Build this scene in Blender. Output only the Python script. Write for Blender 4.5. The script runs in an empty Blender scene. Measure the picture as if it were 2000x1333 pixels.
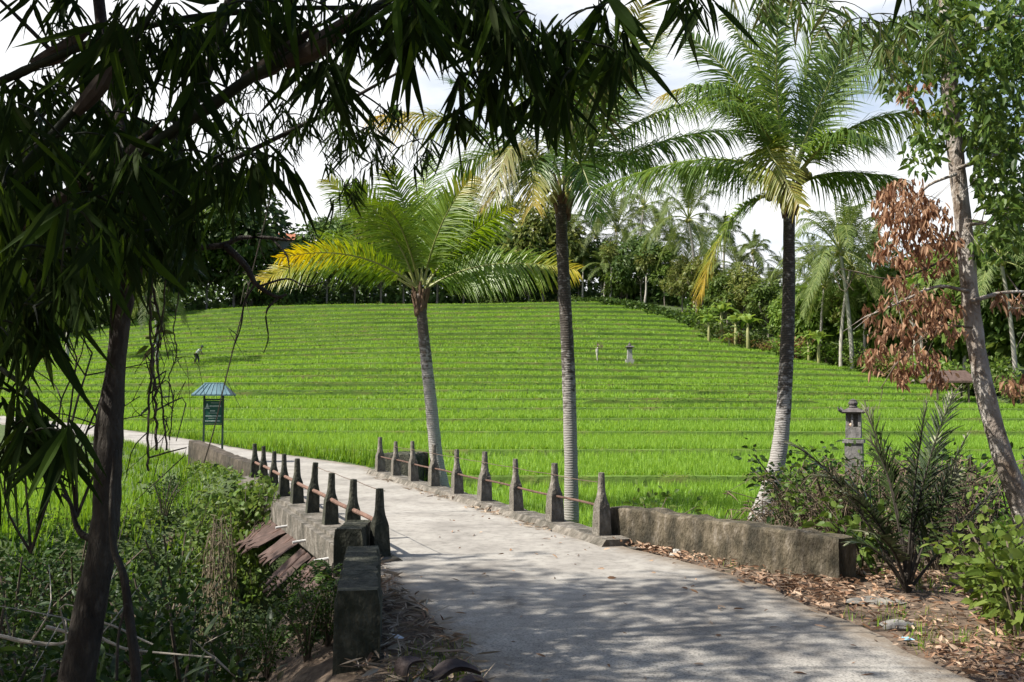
import bpy, math, random
import numpy as np
from mathutils import Vector, Matrix

rng = np.random.default_rng(7)
random.seed(7)
SC = bpy.context.scene
COL = SC.collection

# ------------------------------------------------------------------ camera
CAM_H, F, HZ = 2.0, 1800.0, 780.0          # eye height above the bridge deck, focal length and horizon row in photo pixels
TILT = math.atan((HZ - 666.5) / F)
cam_d = bpy.data.cameras.new('camera')
cam_d.sensor_width = 36.0
cam_d.lens = F / 2000.0 * 36.0
cam_d.clip_start, cam_d.clip_end = 0.05, 3000.0
cam = bpy.data.objects.new('camera', cam_d)
COL.objects.link(cam)
cam.location = (0, 0, CAM_H)
cam.rotation_euler = (math.pi / 2 + TILT, 0, 0)
SC.camera = cam

def at(px, py, d):
    """world point seen at photo pixel (px, py) standing d metres ahead"""
    ry, rx = (666.5 - py) / F, (px - 1000.0) / F
    fy, fz = math.cos(TILT) - ry * math.sin(TILT), math.sin(TILT) + ry * math.cos(TILT)
    k = d / fy
    return np.array([rx * k, d, CAM_H + fz * k])

# ------------------------------------------------------------------ sky, sun, exposure
SUN_EL = math.radians(48)
SUN_AZ = math.atan2(-0.97, -0.25)
sun_dir = Vector((math.sin(SUN_AZ) * math.cos(SUN_EL), math.cos(SUN_AZ) * math.cos(SUN_EL), math.sin(SUN_EL)))
w = bpy.data.worlds.new('World')
SC.world = w
w.use_nodes = True
nt = w.node_tree
nt.nodes.clear()
def wn(t, **k):
    n = nt.nodes.new(t)
    for a, b in k.items(): setattr(n, a, b)
    return n
sky = wn('ShaderNodeTexSky', sky_type='NISHITA', sun_disc=False, sun_elevation=SUN_EL, sun_rotation=SUN_AZ % (2 * math.pi))
sky.dust_density = 1.5
bg1 = wn('ShaderNodeBackground'); bg1.inputs[1].default_value = 0.10
bg2 = wn('ShaderNodeBackground'); bg2.inputs[0].default_value = (0.97, 0.985, 1, 1); bg2.inputs[1].default_value = 0.64
tc = wn('ShaderNodeTexCoord')
mp = wn('ShaderNodeMapping'); mp.inputs['Scale'].default_value = (1.6, 1.6, 4.5); mp.inputs['Location'].default_value = (0.35, 0.2, 0.1)
nz = wn('ShaderNodeTexNoise'); nz.inputs['Scale'].default_value = 1.7; nz.inputs['Detail'].default_value = 7; nz.inputs['Roughness'].default_value = 0.55
sx = wn('ShaderNodeSeparateXYZ')
ma = wn('ShaderNodeMath', operation='MULTIPLY_ADD'); ma.inputs[1].default_value = -0.45; ma.inputs[2].default_value = 0.0
ad = wn('ShaderNodeMath', operation='ADD')
rp = wn('ShaderNodeValToRGB'); rp.color_ramp.elements[0].position = 0.33; rp.color_ramp.elements[1].position = 0.56
mx = wn('ShaderNodeMixShader'); wo = wn('ShaderNodeOutputWorld')
L = nt.links.new
L(tc.outputs['Generated'], mp.inputs[0]); L(mp.outputs[0], nz.inputs['Vector']); L(tc.outputs['Generated'], sx.inputs[0])
mb_ = wn('ShaderNodeMath', operation='MULTIPLY_ADD'); mb_.inputs[1].default_value = 0.30         # most cloud stands low in the north, the zenith is clear
mc_ = wn('ShaderNodeMath', operation='MULTIPLY_ADD'); mc_.inputs[1].default_value = -0.55
L(sx.outputs['X'], ma.inputs[0]); L(nz.outputs[0], ad.inputs[0]); L(ma.outputs[0], mb_.inputs[2]); L(sx.outputs['Y'], mb_.inputs[0]); L(mb_.outputs[0], mc_.inputs[2]); L(sx.outputs['Z'], mc_.inputs[0]); L(mc_.outputs[0], ad.inputs[1]); L(ad.outputs[0], rp.inputs[0])
L(sky.outputs[0], bg1.inputs[0]); L(rp.outputs[0], mx.inputs[0]); L(bg1.outputs[0], mx.inputs[1]); L(bg2.outputs[0], mx.inputs[2]); L(mx.outputs[0], wo.inputs[0])

sun_l = bpy.data.lights.new('sun', 'SUN')
sun_l.energy, sun_l.angle, sun_l.color = 5.0, math.radians(0.6), (1.0, 0.95, 0.86)
sun_o = bpy.data.objects.new('sun', sun_l)
COL.objects.link(sun_o)
sun_o.rotation_euler = sun_dir.to_track_quat('Z', 'Y').to_euler()
sun_o.location = (-40, -10, 60)

SC.view_settings.view_transform = 'Standard'
SC.view_settings.look = 'None'
SC.view_settings.exposure = 0.92
SC.view_settings.gamma = 1.0
cy = SC.cycles
cy.max_bounces, cy.diffuse_bounces, cy.glossy_bounces, cy.transmission_bounces, cy.transparent_max_bounces = 5, 3, 2, 3, 4
cy.use_denoising = True
cy.caustics_reflective = cy.caustics_refractive = False
try: SC.render.use_persistent_data = False
except Exception: pass

# ------------------------------------------------------------------ mesh helpers
def nrm(a):
    a = np.asarray(a, float)
    return a / np.maximum(np.linalg.norm(a, axis=-1, keepdims=True), 1e-9)

class MB:
    """collects shapes and links them as ONE mesh object"""
    def __init__(s):
        s.v, s.f, s.m, s.t, s.n = [], [], [], [], 0
    def add(s, V, Fc, mi=0, tip=None):
        V = np.array(V, float).reshape(-1, 3)
        Fc = np.asarray(Fc, int)
        if Fc.ndim == 1: Fc = Fc[None]
        s.v.append(V); s.f.append(Fc + s.n); s.m.append(np.full(len(Fc), mi))
        s.t.append(np.zeros(len(V)) if tip is None else np.asarray(tip, float).reshape(-1) * np.ones(len(V)))
        s.n += len(V)
    def build(s, name, mats, parent=None, smooth=False):
        me = bpy.data.meshes.new(name)
        V = np.concatenate(s.v)
        loops = np.concatenate([f.ravel() for f in s.f])
        sizes = np.concatenate([np.full(len(f), f.shape[1]) for f in s.f])
        st = np.concatenate([[0], np.cumsum(sizes)[:-1]])
        me.vertices.add(len(V)); me.vertices.foreach_set('co', V.astype(np.float32).ravel())
        me.loops.add(len(loops)); me.loops.foreach_set('vertex_index', loops.astype(np.int32))
        me.polygons.add(len(sizes)); me.polygons.foreach_set('loop_start', st.astype(np.int32))
        me.polygons.foreach_set('material_index', np.concatenate(s.m).astype(np.int32))
        me.polygons.foreach_set('use_smooth', np.full(len(sizes), bool(smooth)))
        for m in (mats if isinstance(mats, (list, tuple)) else [mats]): me.materials.append(m)
        me.update(calc_edges=True)
        T = np.concatenate(s.t)
        if T.any():
            a = me.attributes.new('tip', 'FLOAT', 'POINT'); a.data.foreach_set('value', T.astype(np.float32))
        o = bpy.data.objects.new(name, me)
        COL.objects.link(o)
        if parent: o.parent = parent
        return o
    # shapes
    def box(s, c, size, rz=0.0, mi=0, taper=1.0, jit=0.0, ax=None):
        sx, sy, sz = [q / 2 for q in size]
        V = np.array([[x * sx * (taper if z > 0 else 1), y * sy * (taper if z > 0 else 1), z * sz] for z in (-1, 1) for x, y in ((-1, -1), (1, -1), (1, 1), (-1, 1))], float)
        if ax is not None: V = V @ np.asarray(ax, float)       # rows of ax: local x, y, z axes in world
        elif rz:
            c_, s_ = math.cos(rz), math.sin(rz)
            V = V @ np.array([[c_, s_, 0], [-s_, c_, 0], [0, 0, 1]])
        if jit: V += rng.uniform(-jit, jit, V.shape)
        s.add(V + np.asarray(c, float), [[0, 3, 2, 1], [4, 5, 6, 7], [0, 1, 5, 4], [1, 2, 6, 5], [2, 3, 7, 6], [3, 0, 4, 7]], mi)
    def tube(s, P, R, n=8, mi=0, wob=0.0, tip=None, cap=True, square=0.0):
        P = np.asarray(P, float); m = len(P)
        R = np.full(m, R) if np.isscalar(R) else np.asarray(R, float)
        T = nrm(np.gradient(P, axis=0))
        up = np.array([0, 0, 1.0]) if abs(T[0][2]) < 0.9 else np.array([1.0, 0, 0])
        A = nrm(np.cross(T, up)); B = nrm(np.cross(T, A))
        a = np.arange(n) * 2 * math.pi / n
        r = R[:, None] * (1 + (rng.uniform(-wob, wob, (m, n)) if wob else 0))
        V = P[:, None] + (A[:, None] * np.cos(a)[None, :, None] + B[:, None] * np.sin(a)[None, :, None]) * r[..., None]
        i = np.arange(m - 1)[:, None] * n; j = np.arange(n)[None]; k = (j + 1) % n
        Fc = np.stack([i + j, i + k, i + n + k, i + n + j], -1).reshape(-1, 4)
        base = s.n
        s.add(V.reshape(-1, 3), Fc, mi, None if tip is None else np.repeat(np.full(m, tip) if np.isscalar(tip) else tip, n))
        if cap:
            s.f.append(np.array([np.arange(n)[::-1] + base])); s.m.append(np.array([mi]))
            s.f.append(np.array([np.arange(n) + base + (m - 1) * n])); s.m.append(np.array([mi]))
    def lathe(s, prof, n=10, c=(0, 0, 0), mi=0):
        a = np.arange(n) * 2 * math.pi / n; pr = np.asarray(prof, float)
        V = np.stack([pr[:, 0:1] * np.cos(a), pr[:, 0:1] * np.sin(a), pr[:, 1:2] * np.ones(n)], -1).reshape(-1, 3)
        m = len(pr); i = np.arange(m - 1)[:, None] * n; j = np.arange(n)[None]; k = (j + 1) % n
        s.add(V + np.asarray(c, float), np.stack([i + j, i + k, i + n + k, i + n + j], -1).reshape(-1, 4), mi)
    def leaves(s, P, D, N, Ln, W, droop=0.0, shape='lance', mi=0, tip=None, fold=0.25):
        """a batch of leaves: P bases, D directions, N leaf normals"""
        P = np.asarray(P, float); k = len(P)
        if k == 0: return
        D = nrm(D); S = nrm(np.cross(D, N)); Nn = np.cross(S, D)
        Ln = np.ones(k) * Ln; W = np.ones(k) * W; dr = np.ones(k) * droop
        if shape == 'lance': t, wd = [0, .1, .35, .7, 1], [.12, .62, 1, .62, .03]
        elif shape == 'oval': t, wd = [0, .25, .62, 1], [.1, .9, .85, .03]
        elif shape == 'blade': t, wd = [0, .5, 1], [1, .8, .05]
        elif shape == 'strip': t, wd = [0, .4, .75, 1], [.8, 1, .6, .05]
        else: t, wd = [0, .45, 1], [.2, 1, .05]
        t = np.array(t); wd = np.array(wd); q = len(t)
        C = P[:, None] + D[:, None] * (Ln[:, None] * t)[..., None]
        C[..., 2] -= (dr * Ln)[:, None] * t ** 2
        h = (W[:, None] * wd / 2)[..., None]
        lift = Nn[:, None] * h * fold
        Lf, Rt = C - S[:, None] * h + lift, C + S[:, None] * h + lift
        tp = None if tip is None else np.ones(k) * tip
        if fold and shape in ('lance', 'oval', 'strip'):
            V = np.stack([Lf, C, Rt], 2).reshape(-1, 3)
            b = np.arange(k)[:, None] * (q * 3); r = np.arange(q - 1)[None] * 3
            f1 = np.stack([b + r, b + r + 1, b + r + 4, b + r + 3], -1).reshape(-1, 4)
            f2 = np.stack([b + r + 1, b + r + 2, b + r + 5, b + r + 4], -1).reshape(-1, 4)
            s.add(V, np.concatenate([f1, f2]), mi, None if tp is None else np.repeat(tp, q * 3))
        else:
            V = np.stack([Lf, Rt], 2).reshape(-1, 3)
            b = np.arange(k)[:, None] * (q * 2); r = np.arange(q - 1)[None] * 2
            s.add(V, np.stack([b + r, b + r + 1, b + r + 3, b + r + 2], -1).reshape(-1, 4), mi, None if tp is None else np.repeat(tp, q * 2))

def spline(P, n):
    """Catmull-Rom through P, n points"""
    P = np.asarray(P, float)
    Q = np.vstack([2 * P[0] - P[1], P, 2 * P[-1] - P[-2]])
    u = np.linspace(0, len(P) - 1 - 1e-6, n); i = u.astype(int); t = (u - i)[:, None]
    a, b, c, d = Q[i], Q[i + 1], Q[i + 2], Q[i + 3]
    return 0.5 * (2 * b + (c - a) * t + (2 * a - 5 * b + 4 * c - d) * t ** 2 + (3 * b - a - 3 * c + d) * t ** 3)

def rdir(k, zmin=-1, zmax=1):
    z = rng.uniform(zmin, zmax, k); a = rng.uniform(0, 2 * math.pi, k); r = np.sqrt(1 - z * z)
    return np.stack([r * np.cos(a), r * np.sin(a), z], -1)

def thing(name, label, cat, loc=(0, 0, 0), rz=0.0, group=None):
    o = bpy.data.objects.new(name, None); COL.objects.link(o)
    o.empty_display_size = 0.2
    o.location = [float(q) for q in loc]; o.rotation_euler = (0, 0, rz)
    return tag(o, label, cat, group)
def tag(o, label, cat, group=None, kind=None):
    o['label'] = label; o['category'] = cat
    if group: o['group'] = group
    if kind: o['kind'] = kind
    return o
def struct(o): o['kind'] = 'structure'; return o
def dup(root, loc, rz=0.0, label=None, group=None, scale=1.0):
    r = root.copy(); COL.objects.link(r)
    r.location = [float(q) for q in loc]; r.rotation_euler = (0, 0, rz); r.scale = (scale,) * 3 if np.isscalar(scale) else scale
    if label: r['label'] = label
    if group: r['group'] = group
    for ch in list(root.children):
        c = ch.copy(); COL.objects.link(c); c.parent = r
        for g in list(ch.children):
            d = g.copy(); COL.objects.link(d); d.parent = c
    return r

# ------------------------------------------------------------------ materials
def newmat(name):
    m = bpy.data.materials.new(name); m.use_nodes = True
    t = m.node_tree; t.nodes.clear()
    return m, t
def N_(t, ty, **k):
    n = t.nodes.new(ty)
    for a, b in k.items():
        if a.startswith('i_'): n.inputs[a[2:]].default_value = b
        else: setattr(n, a, b)
    return n
def c4(c): return (c[0], c[1], c[2], 1.0)
def ramp(t, stops):
    n = t.nodes.new('ShaderNodeValToRGB'); e = n.color_ramp.elements
    while len(e) > 1: e.remove(e[-1])
    e[0].position, e[0].color = stops[0][0], c4(stops[0][1])
    for p, c in stops[1:]:
        q = e.new(p); q.color = c4(c)
    return n
def mixc(t, blend='MIX'): return N_(t, 'ShaderNodeMix', data_type='RGBA', blend_type=blend)

def leaf_mat(name, cols, trans=0.35, tip=None, rough=0.45, tcol=None, nscale=0.0, spec=0.18, objvar=0.0):
    """leaves: one tint per leaf, light passing through; 'tip' attribute = yellowed part of the leaf, or a painted glint"""
    m, t = newmat(name); l = t.links.new
    g = N_(t, 'ShaderNodeNewGeometry')
    k = len(cols)
    r = ramp(t, [(i / max(k - 1, 1), c) for i, c in enumerate(cols)])
    l(g.outputs['Random Per Island'], r.inputs[0]); out = r.outputs[0]
    if nscale:
        co = N_(t, 'ShaderNodeTexCoord'); nz = N_(t, 'ShaderNodeTexNoise'); nz.inputs['Scale'].default_value = nscale; nz.inputs['Detail'].default_value = 3
        l(co.outputs['Object'], nz.inputs['Vector'])
        mr = N_(t, 'ShaderNodeMapRange'); mr.inputs[1].default_value = .3; mr.inputs[2].default_value = .7; mr.inputs[3].default_value = .6; mr.inputs[4].default_value = 1.35
        l(nz.outputs[0], mr.inputs[0]); x = mixc(t, 'MULTIPLY'); x.inputs[0].default_value = 1
        l(out, x.inputs[6]); l(mr.outputs[0], x.inputs[7]); out = x.outputs[2]
    if objvar:
        oi = N_(t, 'ShaderNodeObjectInfo'); mr = N_(t, 'ShaderNodeMapRange'); mr.inputs[3].default_value = 1 - objvar; mr.inputs[4].default_value = 1 + objvar
        l(oi.outputs['Random'], mr.inputs[0]); x = mixc(t, 'MULTIPLY'); x.inputs[0].default_value = 1
        l(out, x.inputs[6]); l(mr.outputs[0], x.inputs[7]); out = x.outputs[2]
    if tip:
        at_ = N_(t, 'ShaderNodeAttribute', attribute_name='tip')
        rr = ramp(t, [(0, tip[0]), (1, tip[1])]); l(at_.outputs['Fac'], rr.inputs[0])
        cl = N_(t, 'ShaderNodeMath', operation='MULTIPLY', use_clamp=True); cl.inputs[1].default_value = 1.5; l(at_.outputs['Fac'], cl.inputs[0])
        x = mixc(t); l(cl.outputs[0], x.inputs[0]); l(out, x.inputs[6]); l(rr.outputs[0], x.inputs[7]); out = x.outputs[2]
    p = N_(t, 'ShaderNodeBsdfPrincipled'); p.inputs['Roughness'].default_value = rough; p.inputs['Specular IOR Level'].default_value = spec
    l(out, p.inputs['Base Color'])
    tr = N_(t, 'ShaderNodeBsdfTranslucent'); hs = N_(t, 'ShaderNodeHueSaturation'); hs.inputs['Value'].default_value = 1.35; hs.inputs['Saturation'].default_value = 1.08; hs.inputs['Hue'].default_value = 0.485
    l(out, hs.inputs['Color']); l(hs.outputs[0], tr.inputs['Color'])
    mx = N_(t, 'ShaderNodeMixShader'); mx.inputs[0].default_value = trans
    o = N_(t, 'ShaderNodeOutputMaterial'); l(p.outputs[0], mx.inputs[1]); l(tr.outputs[0], mx.inputs[2]); l(mx.outputs[0], o.inputs[0])
    return m

def noise_mat(name, stops, scale=4.0, detail=6, rough=0.85, bump=0.3, stops2=None, scale2=1.0, fac2=0.5, stretch=(1, 1, 1), spec=0.3, bscale=None, rand=False):
    """stone, bark, earth: two layers of noise colour and a bump"""
    m, t = newmat(name); l = t.links.new
    co = N_(t, 'ShaderNodeTexCoord'); mp = N_(t, 'ShaderNodeMapping'); mp.inputs['Scale'].default_value = stretch
    l(co.outputs['Object'], mp.inputs[0])
    a = N_(t, 'ShaderNodeTexNoise'); a.inputs['Scale'].default_value = scale; a.inputs['Detail'].default_value = detail; a.inputs['Roughness'].default_value = .6
    l(mp.outputs[0], a.inputs['Vector']); r = ramp(t, stops); l(a.outputs[0], r.inputs[0]); out = r.outputs[0]
    if rand:
        g = N_(t, 'ShaderNodeNewGeometry'); r.inputs[0].links and t.links.remove(r.inputs[0].links[0]); l(g.outputs['Random Per Island'], r.inputs[0])
    if stops2:
        b = N_(t, 'ShaderNodeTexNoise'); b.inputs['Scale'].default_value = scale2; b.inputs['Detail'].default_value = 8; b.inputs['Roughness'].default_value = .65
        l(mp.outputs[0], b.inputs['Vector']); r2 = ramp(t, [(.0, (0, 0, 0)), (.42, (0, 0, 0)), (.62, (1, 1, 1))]); l(b.outputs[0], r2.inputs[0])
        mu = N_(t, 'ShaderNodeMath', operation='MULTIPLY'); mu.inputs[1].default_value = fac2; l(r2.outputs[0], mu.inputs[0])
        x = mixc(t); l(mu.outputs[0], x.inputs[0]); l(out, x.inputs[6]); x.inputs[7].default_value = c4(stops2); out = x.outputs[2]
    p = N_(t, 'ShaderNodeBsdfPrincipled'); p.inputs['Roughness'].default_value = rough; p.inputs['Specular IOR Level'].default_value = spec
    l(out, p.inputs['Base Color'])
    if bump:
        c = N_(t, 'ShaderNodeTexNoise'); c.inputs['Scale'].default_value = bscale or scale * 4; c.inputs['Detail'].default_value = 6; l(mp.outputs[0], c.inputs['Vector'])
        bp = N_(t, 'ShaderNodeBump'); bp.inputs['Strength'].default_value = bump; bp.inputs['Distance'].default_value = .03
        l(c.outputs[0], bp.inputs['Height']); l(bp.outputs[0], p.inputs['Normal'])
    o = N_(t, 'ShaderNodeOutputMaterial'); l(p.outputs[0], o.inputs[0])
    return m

def palm_bark(name, dark, light, ring=(.12, .09, .07), z0=2.0, z1=5.0, freq=9.0):
    """coconut trunk: rings, pale lichen patches, darker towards one end"""
    m, t = newmat(name); l = t.links.new
    co = N_(t, 'ShaderNodeTexCoord'); sp = N_(t, 'ShaderNodeSeparateXYZ'); l(co.outputs['Object'], sp.inputs[0])
    mr = N_(t, 'ShaderNodeMapRange'); mr.inputs[1].default_value = z0; mr.inputs[2].default_value = z1; l(sp.outputs['Z'], mr.inputs[0])
    mp = N_(t, 'ShaderNodeMapping'); mp.inputs['Scale'].default_value = (3, 3, 5); l(co.outputs['Object'], mp.inputs[0])
    a = N_(t, 'ShaderNodeTexNoise'); a.inputs['Scale'].default_value = 2.2; a.inputs['Detail'].default_value = 8; a.inputs['Roughness'].default_value = .7; l(mp.outputs[0], a.inputs['Vector'])
    sub = N_(t, 'ShaderNodeMath', operation='MULTIPLY_ADD'); sub.inputs[1].default_value = -.5; n2 = N_(t, 'ShaderNodeMath', operation='MULTIPLY_ADD'); n2.inputs[1].default_value = 2.2; n2.inputs[2].default_value = -.62; l(a.outputs[0], n2.inputs[0]); l(mr.outputs[0], sub.inputs[0]); l(n2.outputs[0], sub.inputs[2])
    r = ramp(t, [(.08, dark), (.30, light)]); l(sub.outputs[0], r.inputs[0])
    wv = N_(t, 'ShaderNodeTexWave', wave_type='BANDS', bands_direction='Z'); wv.inputs['Scale'].default_value = freq / 6.283 * 2; wv.inputs['Distortion'].default_value = 5; wv.inputs['Detail'].default_value = 3; wv.inputs['Detail Scale'].default_value = .8
    l(co.outputs['Object'], wv.inputs['Vector'])
    rw = ramp(t, [(0, (1, 1, 1)), (.25, (0, 0, 0))]); l(wv.outputs[0], rw.inputs[0])
    mu = N_(t, 'ShaderNodeMath', operation='MULTIPLY'); mu.inputs[1].default_value = .45; l(rw.outputs[0], mu.inputs[0])
    x = mixc(t); l(mu.outputs[0], x.inputs[0]); l(r.outputs[0], x.inputs[6]); x.inputs[7].default_value = c4(ring)
    p = N_(t, 'ShaderNodeBsdfPrincipled'); p.inputs['Roughness'].default_value = .9; l(x.outputs[2], p.inputs['Base Color'])
    bp = N_(t, 'ShaderNodeBump'); bp.inputs['Strength'].default_value = .35; bp.inputs['Distance'].default_value = .02; l(wv.outputs[0], bp.inputs['Height']); l(bp.outputs[0], p.inputs['Normal'])
    o = N_(t, 'ShaderNodeOutputMaterial'); l(p.outputs[0], o.inputs[0])
    return m

def plain(name, c, rough=.6, metal=0.0, var=.25, scale=6):
    return noise_mat(name, [(.3, [q * (1 - var) for q in c]), (.7, [min(1, q * (1 + var)) for q in c])], scale, rough=rough, bump=.15)
# ------------------------------------------------------------------ the lie of the land
U = nrm(np.array([-0.385, 0.923])); PP = np.array([U[1], -U[0]])           # along and across the bridge
L0 = np.array([-1.66, 11.72]); GAP = 1.53
R0 = L0 + 3.2 * PP + 0.1 * U
MID = L0 + 4 * GAP * U + 1.6 * PP
TER = [(21, -1.35), (33, -.80), (41, -.3), (50, .2), (57, .75), (63, 1.35), (68.5, 1.95), (73, 2.6), (77.5, 3.25), (81.5, 3.9), (85.5, 4.6), (89, 5.25), (92.5, 5.95),
       (96, 6.65), (99.5, 7.4), (103, 8.15), (106.5, 8.95), (110, 9.8), (113.5, 10.6), (117, 11.5), (120.5, 12.4), (124, 13.3), (128, 14.3), (132, 15.3), (137, 16.4), (146, 16.9)]
TY = np.array([a for a, b in TER], float); TZ = np.array([b for a, b in TER])
def prof(Y): return np.interp(Y, np.append(TY, [190, 260, 700]), np.append(TZ, [16.5, 10, 4]))
def x_right(Y): return np.interp(Y, [21, 50, 62, 75, 88, 101, 109, 126, 136, 142, 150], [34, 37, 38, 36, 34, 28, 24, 21, 15, 8, 4])
def x_left(Y): return np.interp(Y, [21, 24, 33, 41, 50, 57, 63, 68, 73, 100, 125, 146], [-1.5, -2.6, -8.0, -13.8, -21, -28.5, -38, -47, -60, -70, -62, -48])
ROADC = np.array([(2.9, -8), (2.55, -2), (2.0, 3), (1.55, 6.5), (1.22, 8.2), (.62, 10.2), (-.12, 12.0)] + [tuple(L0 + 1.62 * PP + s * U) for s in (1.5, 4, 7, 10, 12.5)] +
                 [(-5.9, 26.4), (-8.1, 30.2), (-12.2, 36.2), (-18.6, 45.3), (-30.8, 57), (-47, 68), (-66, 79)], float)
ROADW = np.array([3.9, 3.9, 3.6, 3.45, 3.6, 3.75, 3.5] + [3.0] * 5 + [3.6, 3.4, 3.0, 2.8, 2.8, 2.8, 2.8])
rc = spline(ROADC, 160); rw_ = np.interp(np.linspace(0, len(ROADW) - 1, 160), np.arange(len(ROADW)), ROADW)
def road_z(x, y): return np.where(y < 34, 0.0, np.interp(y, [34, 45, 57, 68, 79], [0, .14, .67, 1.6, 3.0]))
def sstep(a, b, x):
    t = np.clip((x - a) / (b - a), 0, 1); return t * t * (3 - 2 * t)
def road_dist(x, y):
    P = np.stack([np.ravel(x), np.ravel(y)], -1); out = np.empty(len(P)); zz = np.empty(len(P))
    for i in range(0, len(P), 4000):
        d = np.linalg.norm(P[i:i + 4000, None] - rc[None], axis=-1) - rw_[None] / 2
        out[i:i + 4000] = d.min(1)
    return out.reshape(np.shape(x))
def vnoise(x, y, s, seed=0):
    """cheap smooth noise"""
    return (np.sin(x / s * 1.3 + 1.7 * seed + 1.1 * np.sin(y / s * .9 + seed)) + np.sin(y / s * 1.1 + 2.3 * seed + 1.3 * np.sin(x / s * .7 + 2 * seed)) + np.sin((x + y) / s * .8 + seed * .7)) / 3
def dome(x, y): return .0011 * np.maximum(np.abs(x + 2) - 10, 0) ** 2 * sstep(60, 125, y) * (1 - sstep(160, 260, y)) + .38 * vnoise(x, y, 15, 2) * sstep(52, 74, y) * (1 - sstep(150, 180, y))
def gz(x, y):
    x = np.asarray(x, float); y = np.asarray(y, float)
    rx, ry = x - MID[0], y - MID[1]
    s = rx * U[0] + ry * U[1]; t = rx * PP[0] + ry * PP[1]
    # land
    far = prof(y) - np.where((y > 33), 1.0 * sstep(x_right(y) + 4, x_right(y) - 1, x) * sstep(33, 40, y), 0.0) - .12
    right_low = -1.25 * sstep(14.5, 21, y + np.clip(x, 0, 12) * .25) * sstep(-2, 1, x + .42 * (y - 12))
    z = np.where(y > 33, far, right_low)
    z = np.where((y > 21) & (y <= 33), np.minimum(z, far + .0), z)
    # the paddies left of the road
    leftp = sstep(-2.5, -4.5, x + .42 * (y - 12.0) + .02 * np.maximum(y - 24, 0) ** 1.7)
    z = z * (1 - leftp * (y < 60)) + (-1.05) * leftp * (y < 60) * 1.0
    far_l = sstep(44, 60, y)
    z = np.where(leftp > 0, z * 1.0 + leftp * far_l * (prof(y) * .7 + .2) * (y < 60), z)
    # gully under the bridge and to its left
    out = np.maximum(-t - 1.6, 0)
    near = -5.2 - 1.15 * np.minimum(out, 12); farb = 5.2 + .05 * out
    g = sstep(near - 1.6, near + 1.4, s) * sstep(farb + 1.5, farb - 1.2, s) * sstep(3.6, 1.2, t)
    z = z * (1 - g) + g * (-3.1 + .35 * vnoise(x, y, 2.2, 1))
    # the lower bank left of the near road
    bank = sstep(-1.75, -3.4, x + .30 * (y - 7)) * (1 - g) * (y < 12.5)
    z = z - bank * 1.5
    # road bed
    rd = road_dist(x, y); k = sstep(2.2, .5, rd) * (1 - sstep(-7, -5.6, s) * sstep(7, 5.6, s) * (np.abs(t) < 6))
    z = z * (1 - k) + (road_z(x, y) - .035) * k
    rough = .05 * vnoise(x, y, .8, 3) * sstep(.2, 1.5, rd)
    z = z - dome(x, y)
    return z + rough * (y < 40) + .3 * vnoise(x, y, 9, 5) * sstep(150, 190, y)

def tread_z(x, y):
    k = int(np.searchsorted(TY, y) - 1)
    return float(TZ[k] + .5 * (TZ[k + 1] - TZ[k]) * (y - TY[k]) / (TY[k + 1] - TY[k]) - dome(x, y))
gx = np.unique(np.concatenate([np.linspace(-600, -60, 22), np.linspace(-60, -22, 30), np.arange(-22, 12, .35), np.linspace(12, 50, 45), np.linspace(50, 600, 24)]))
gy = np.unique(np.concatenate([np.linspace(-80, -4, 18), np.arange(-4, 36, .35), np.linspace(36, 160, 100), np.linspace(160, 900, 30)]))
GX, GY = np.meshgrid(gx, gy)
GZ = gz(GX, GY)
def ground_mat():
    m, t = newmat('earth'); l = t.links.new
    co = N_(t, 'ShaderNodeTexCoord')
    a = N_(t, 'ShaderNodeTexNoise'); a.inputs['Scale'].default_value = .9; a.inputs['Detail'].default_value = 8; l(co.outputs['Object'], a.inputs['Vector'])
    b = N_(t, 'ShaderNodeTexNoise'); b.inputs['Scale'].default_value = 14; b.inputs['Detail'].default_value = 6; l(co.outputs['Object'], b.inputs['Vector'])
    r1 = ramp(t, [(.3, (.06, .04, .026)), (.5, (.115, .08, .055)), (.7, (.18, .135, .095))]); l(b.outputs[0], r1.inputs[0])
    r2 = ramp(t, [(.3, (.03, .05, .014)), (.7, (.06, .09, .02))]); l(b.outputs[0], r2.inputs[0])
    # soil near the near verge, green elsewhere
    sp = N_(t, 'ShaderNodeSeparateXYZ'); l(co.outputs['Object'], sp.inputs[0])
    mr = N_(t, 'ShaderNodeMapRange'); mr.inputs[1].default_value = 10; mr.inputs[2].default_value = 24; mr.inputs[3].default_value = -.12; mr.inputs[4].default_value = .3; l(sp.outputs['Y'], mr.inputs[0])
    ad = N_(t, 'ShaderNodeMath', operation='ADD'); l(a.outputs[0], ad.inputs[0]); l(mr.outputs[0], ad.inputs[1])
    rr = ramp(t, [(.5, (0, 0, 0)), (.62, (1, 1, 1))]); l(ad.outputs[0], rr.inputs[0])
    x = mixc(t); l(rr.outputs[0], x.inputs[0]); l(r1.outputs[0], x.inputs[6]); l(r2.outputs[0], x.inputs[7])
    p = N_(t, 'ShaderNodeBsdfPrincipled'); p.inputs['Roughness'].default_value = .95; l(x.outputs[2], p.inputs['Base Color'])
    bp = N_(t, 'ShaderNodeBump'); bp.inputs['Strength'].default_value = .7; bp.inputs['Distance'].default_value = .05; l(b.outputs[0], bp.inputs['Height']); l(bp.outputs[0], p.inputs['Normal'])
    o = N_(t, 'ShaderNodeOutputMaterial'); l(p.outputs[0], o.inputs[0]); return m
mb = MB()
nx, ny = len(gx), len(gy)
i, j = np.meshgrid(np.arange(nx - 1), np.arange(ny - 1)); b0 = (j * nx + i).ravel()
mb.add(np.stack([GX, GY, GZ], -1).reshape(-1, 3), np.stack([b0, b0 + 1, b0 + nx + 1, b0 + nx], -1))
struct(mb.build('ground', ground_mat(), smooth=True))

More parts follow.
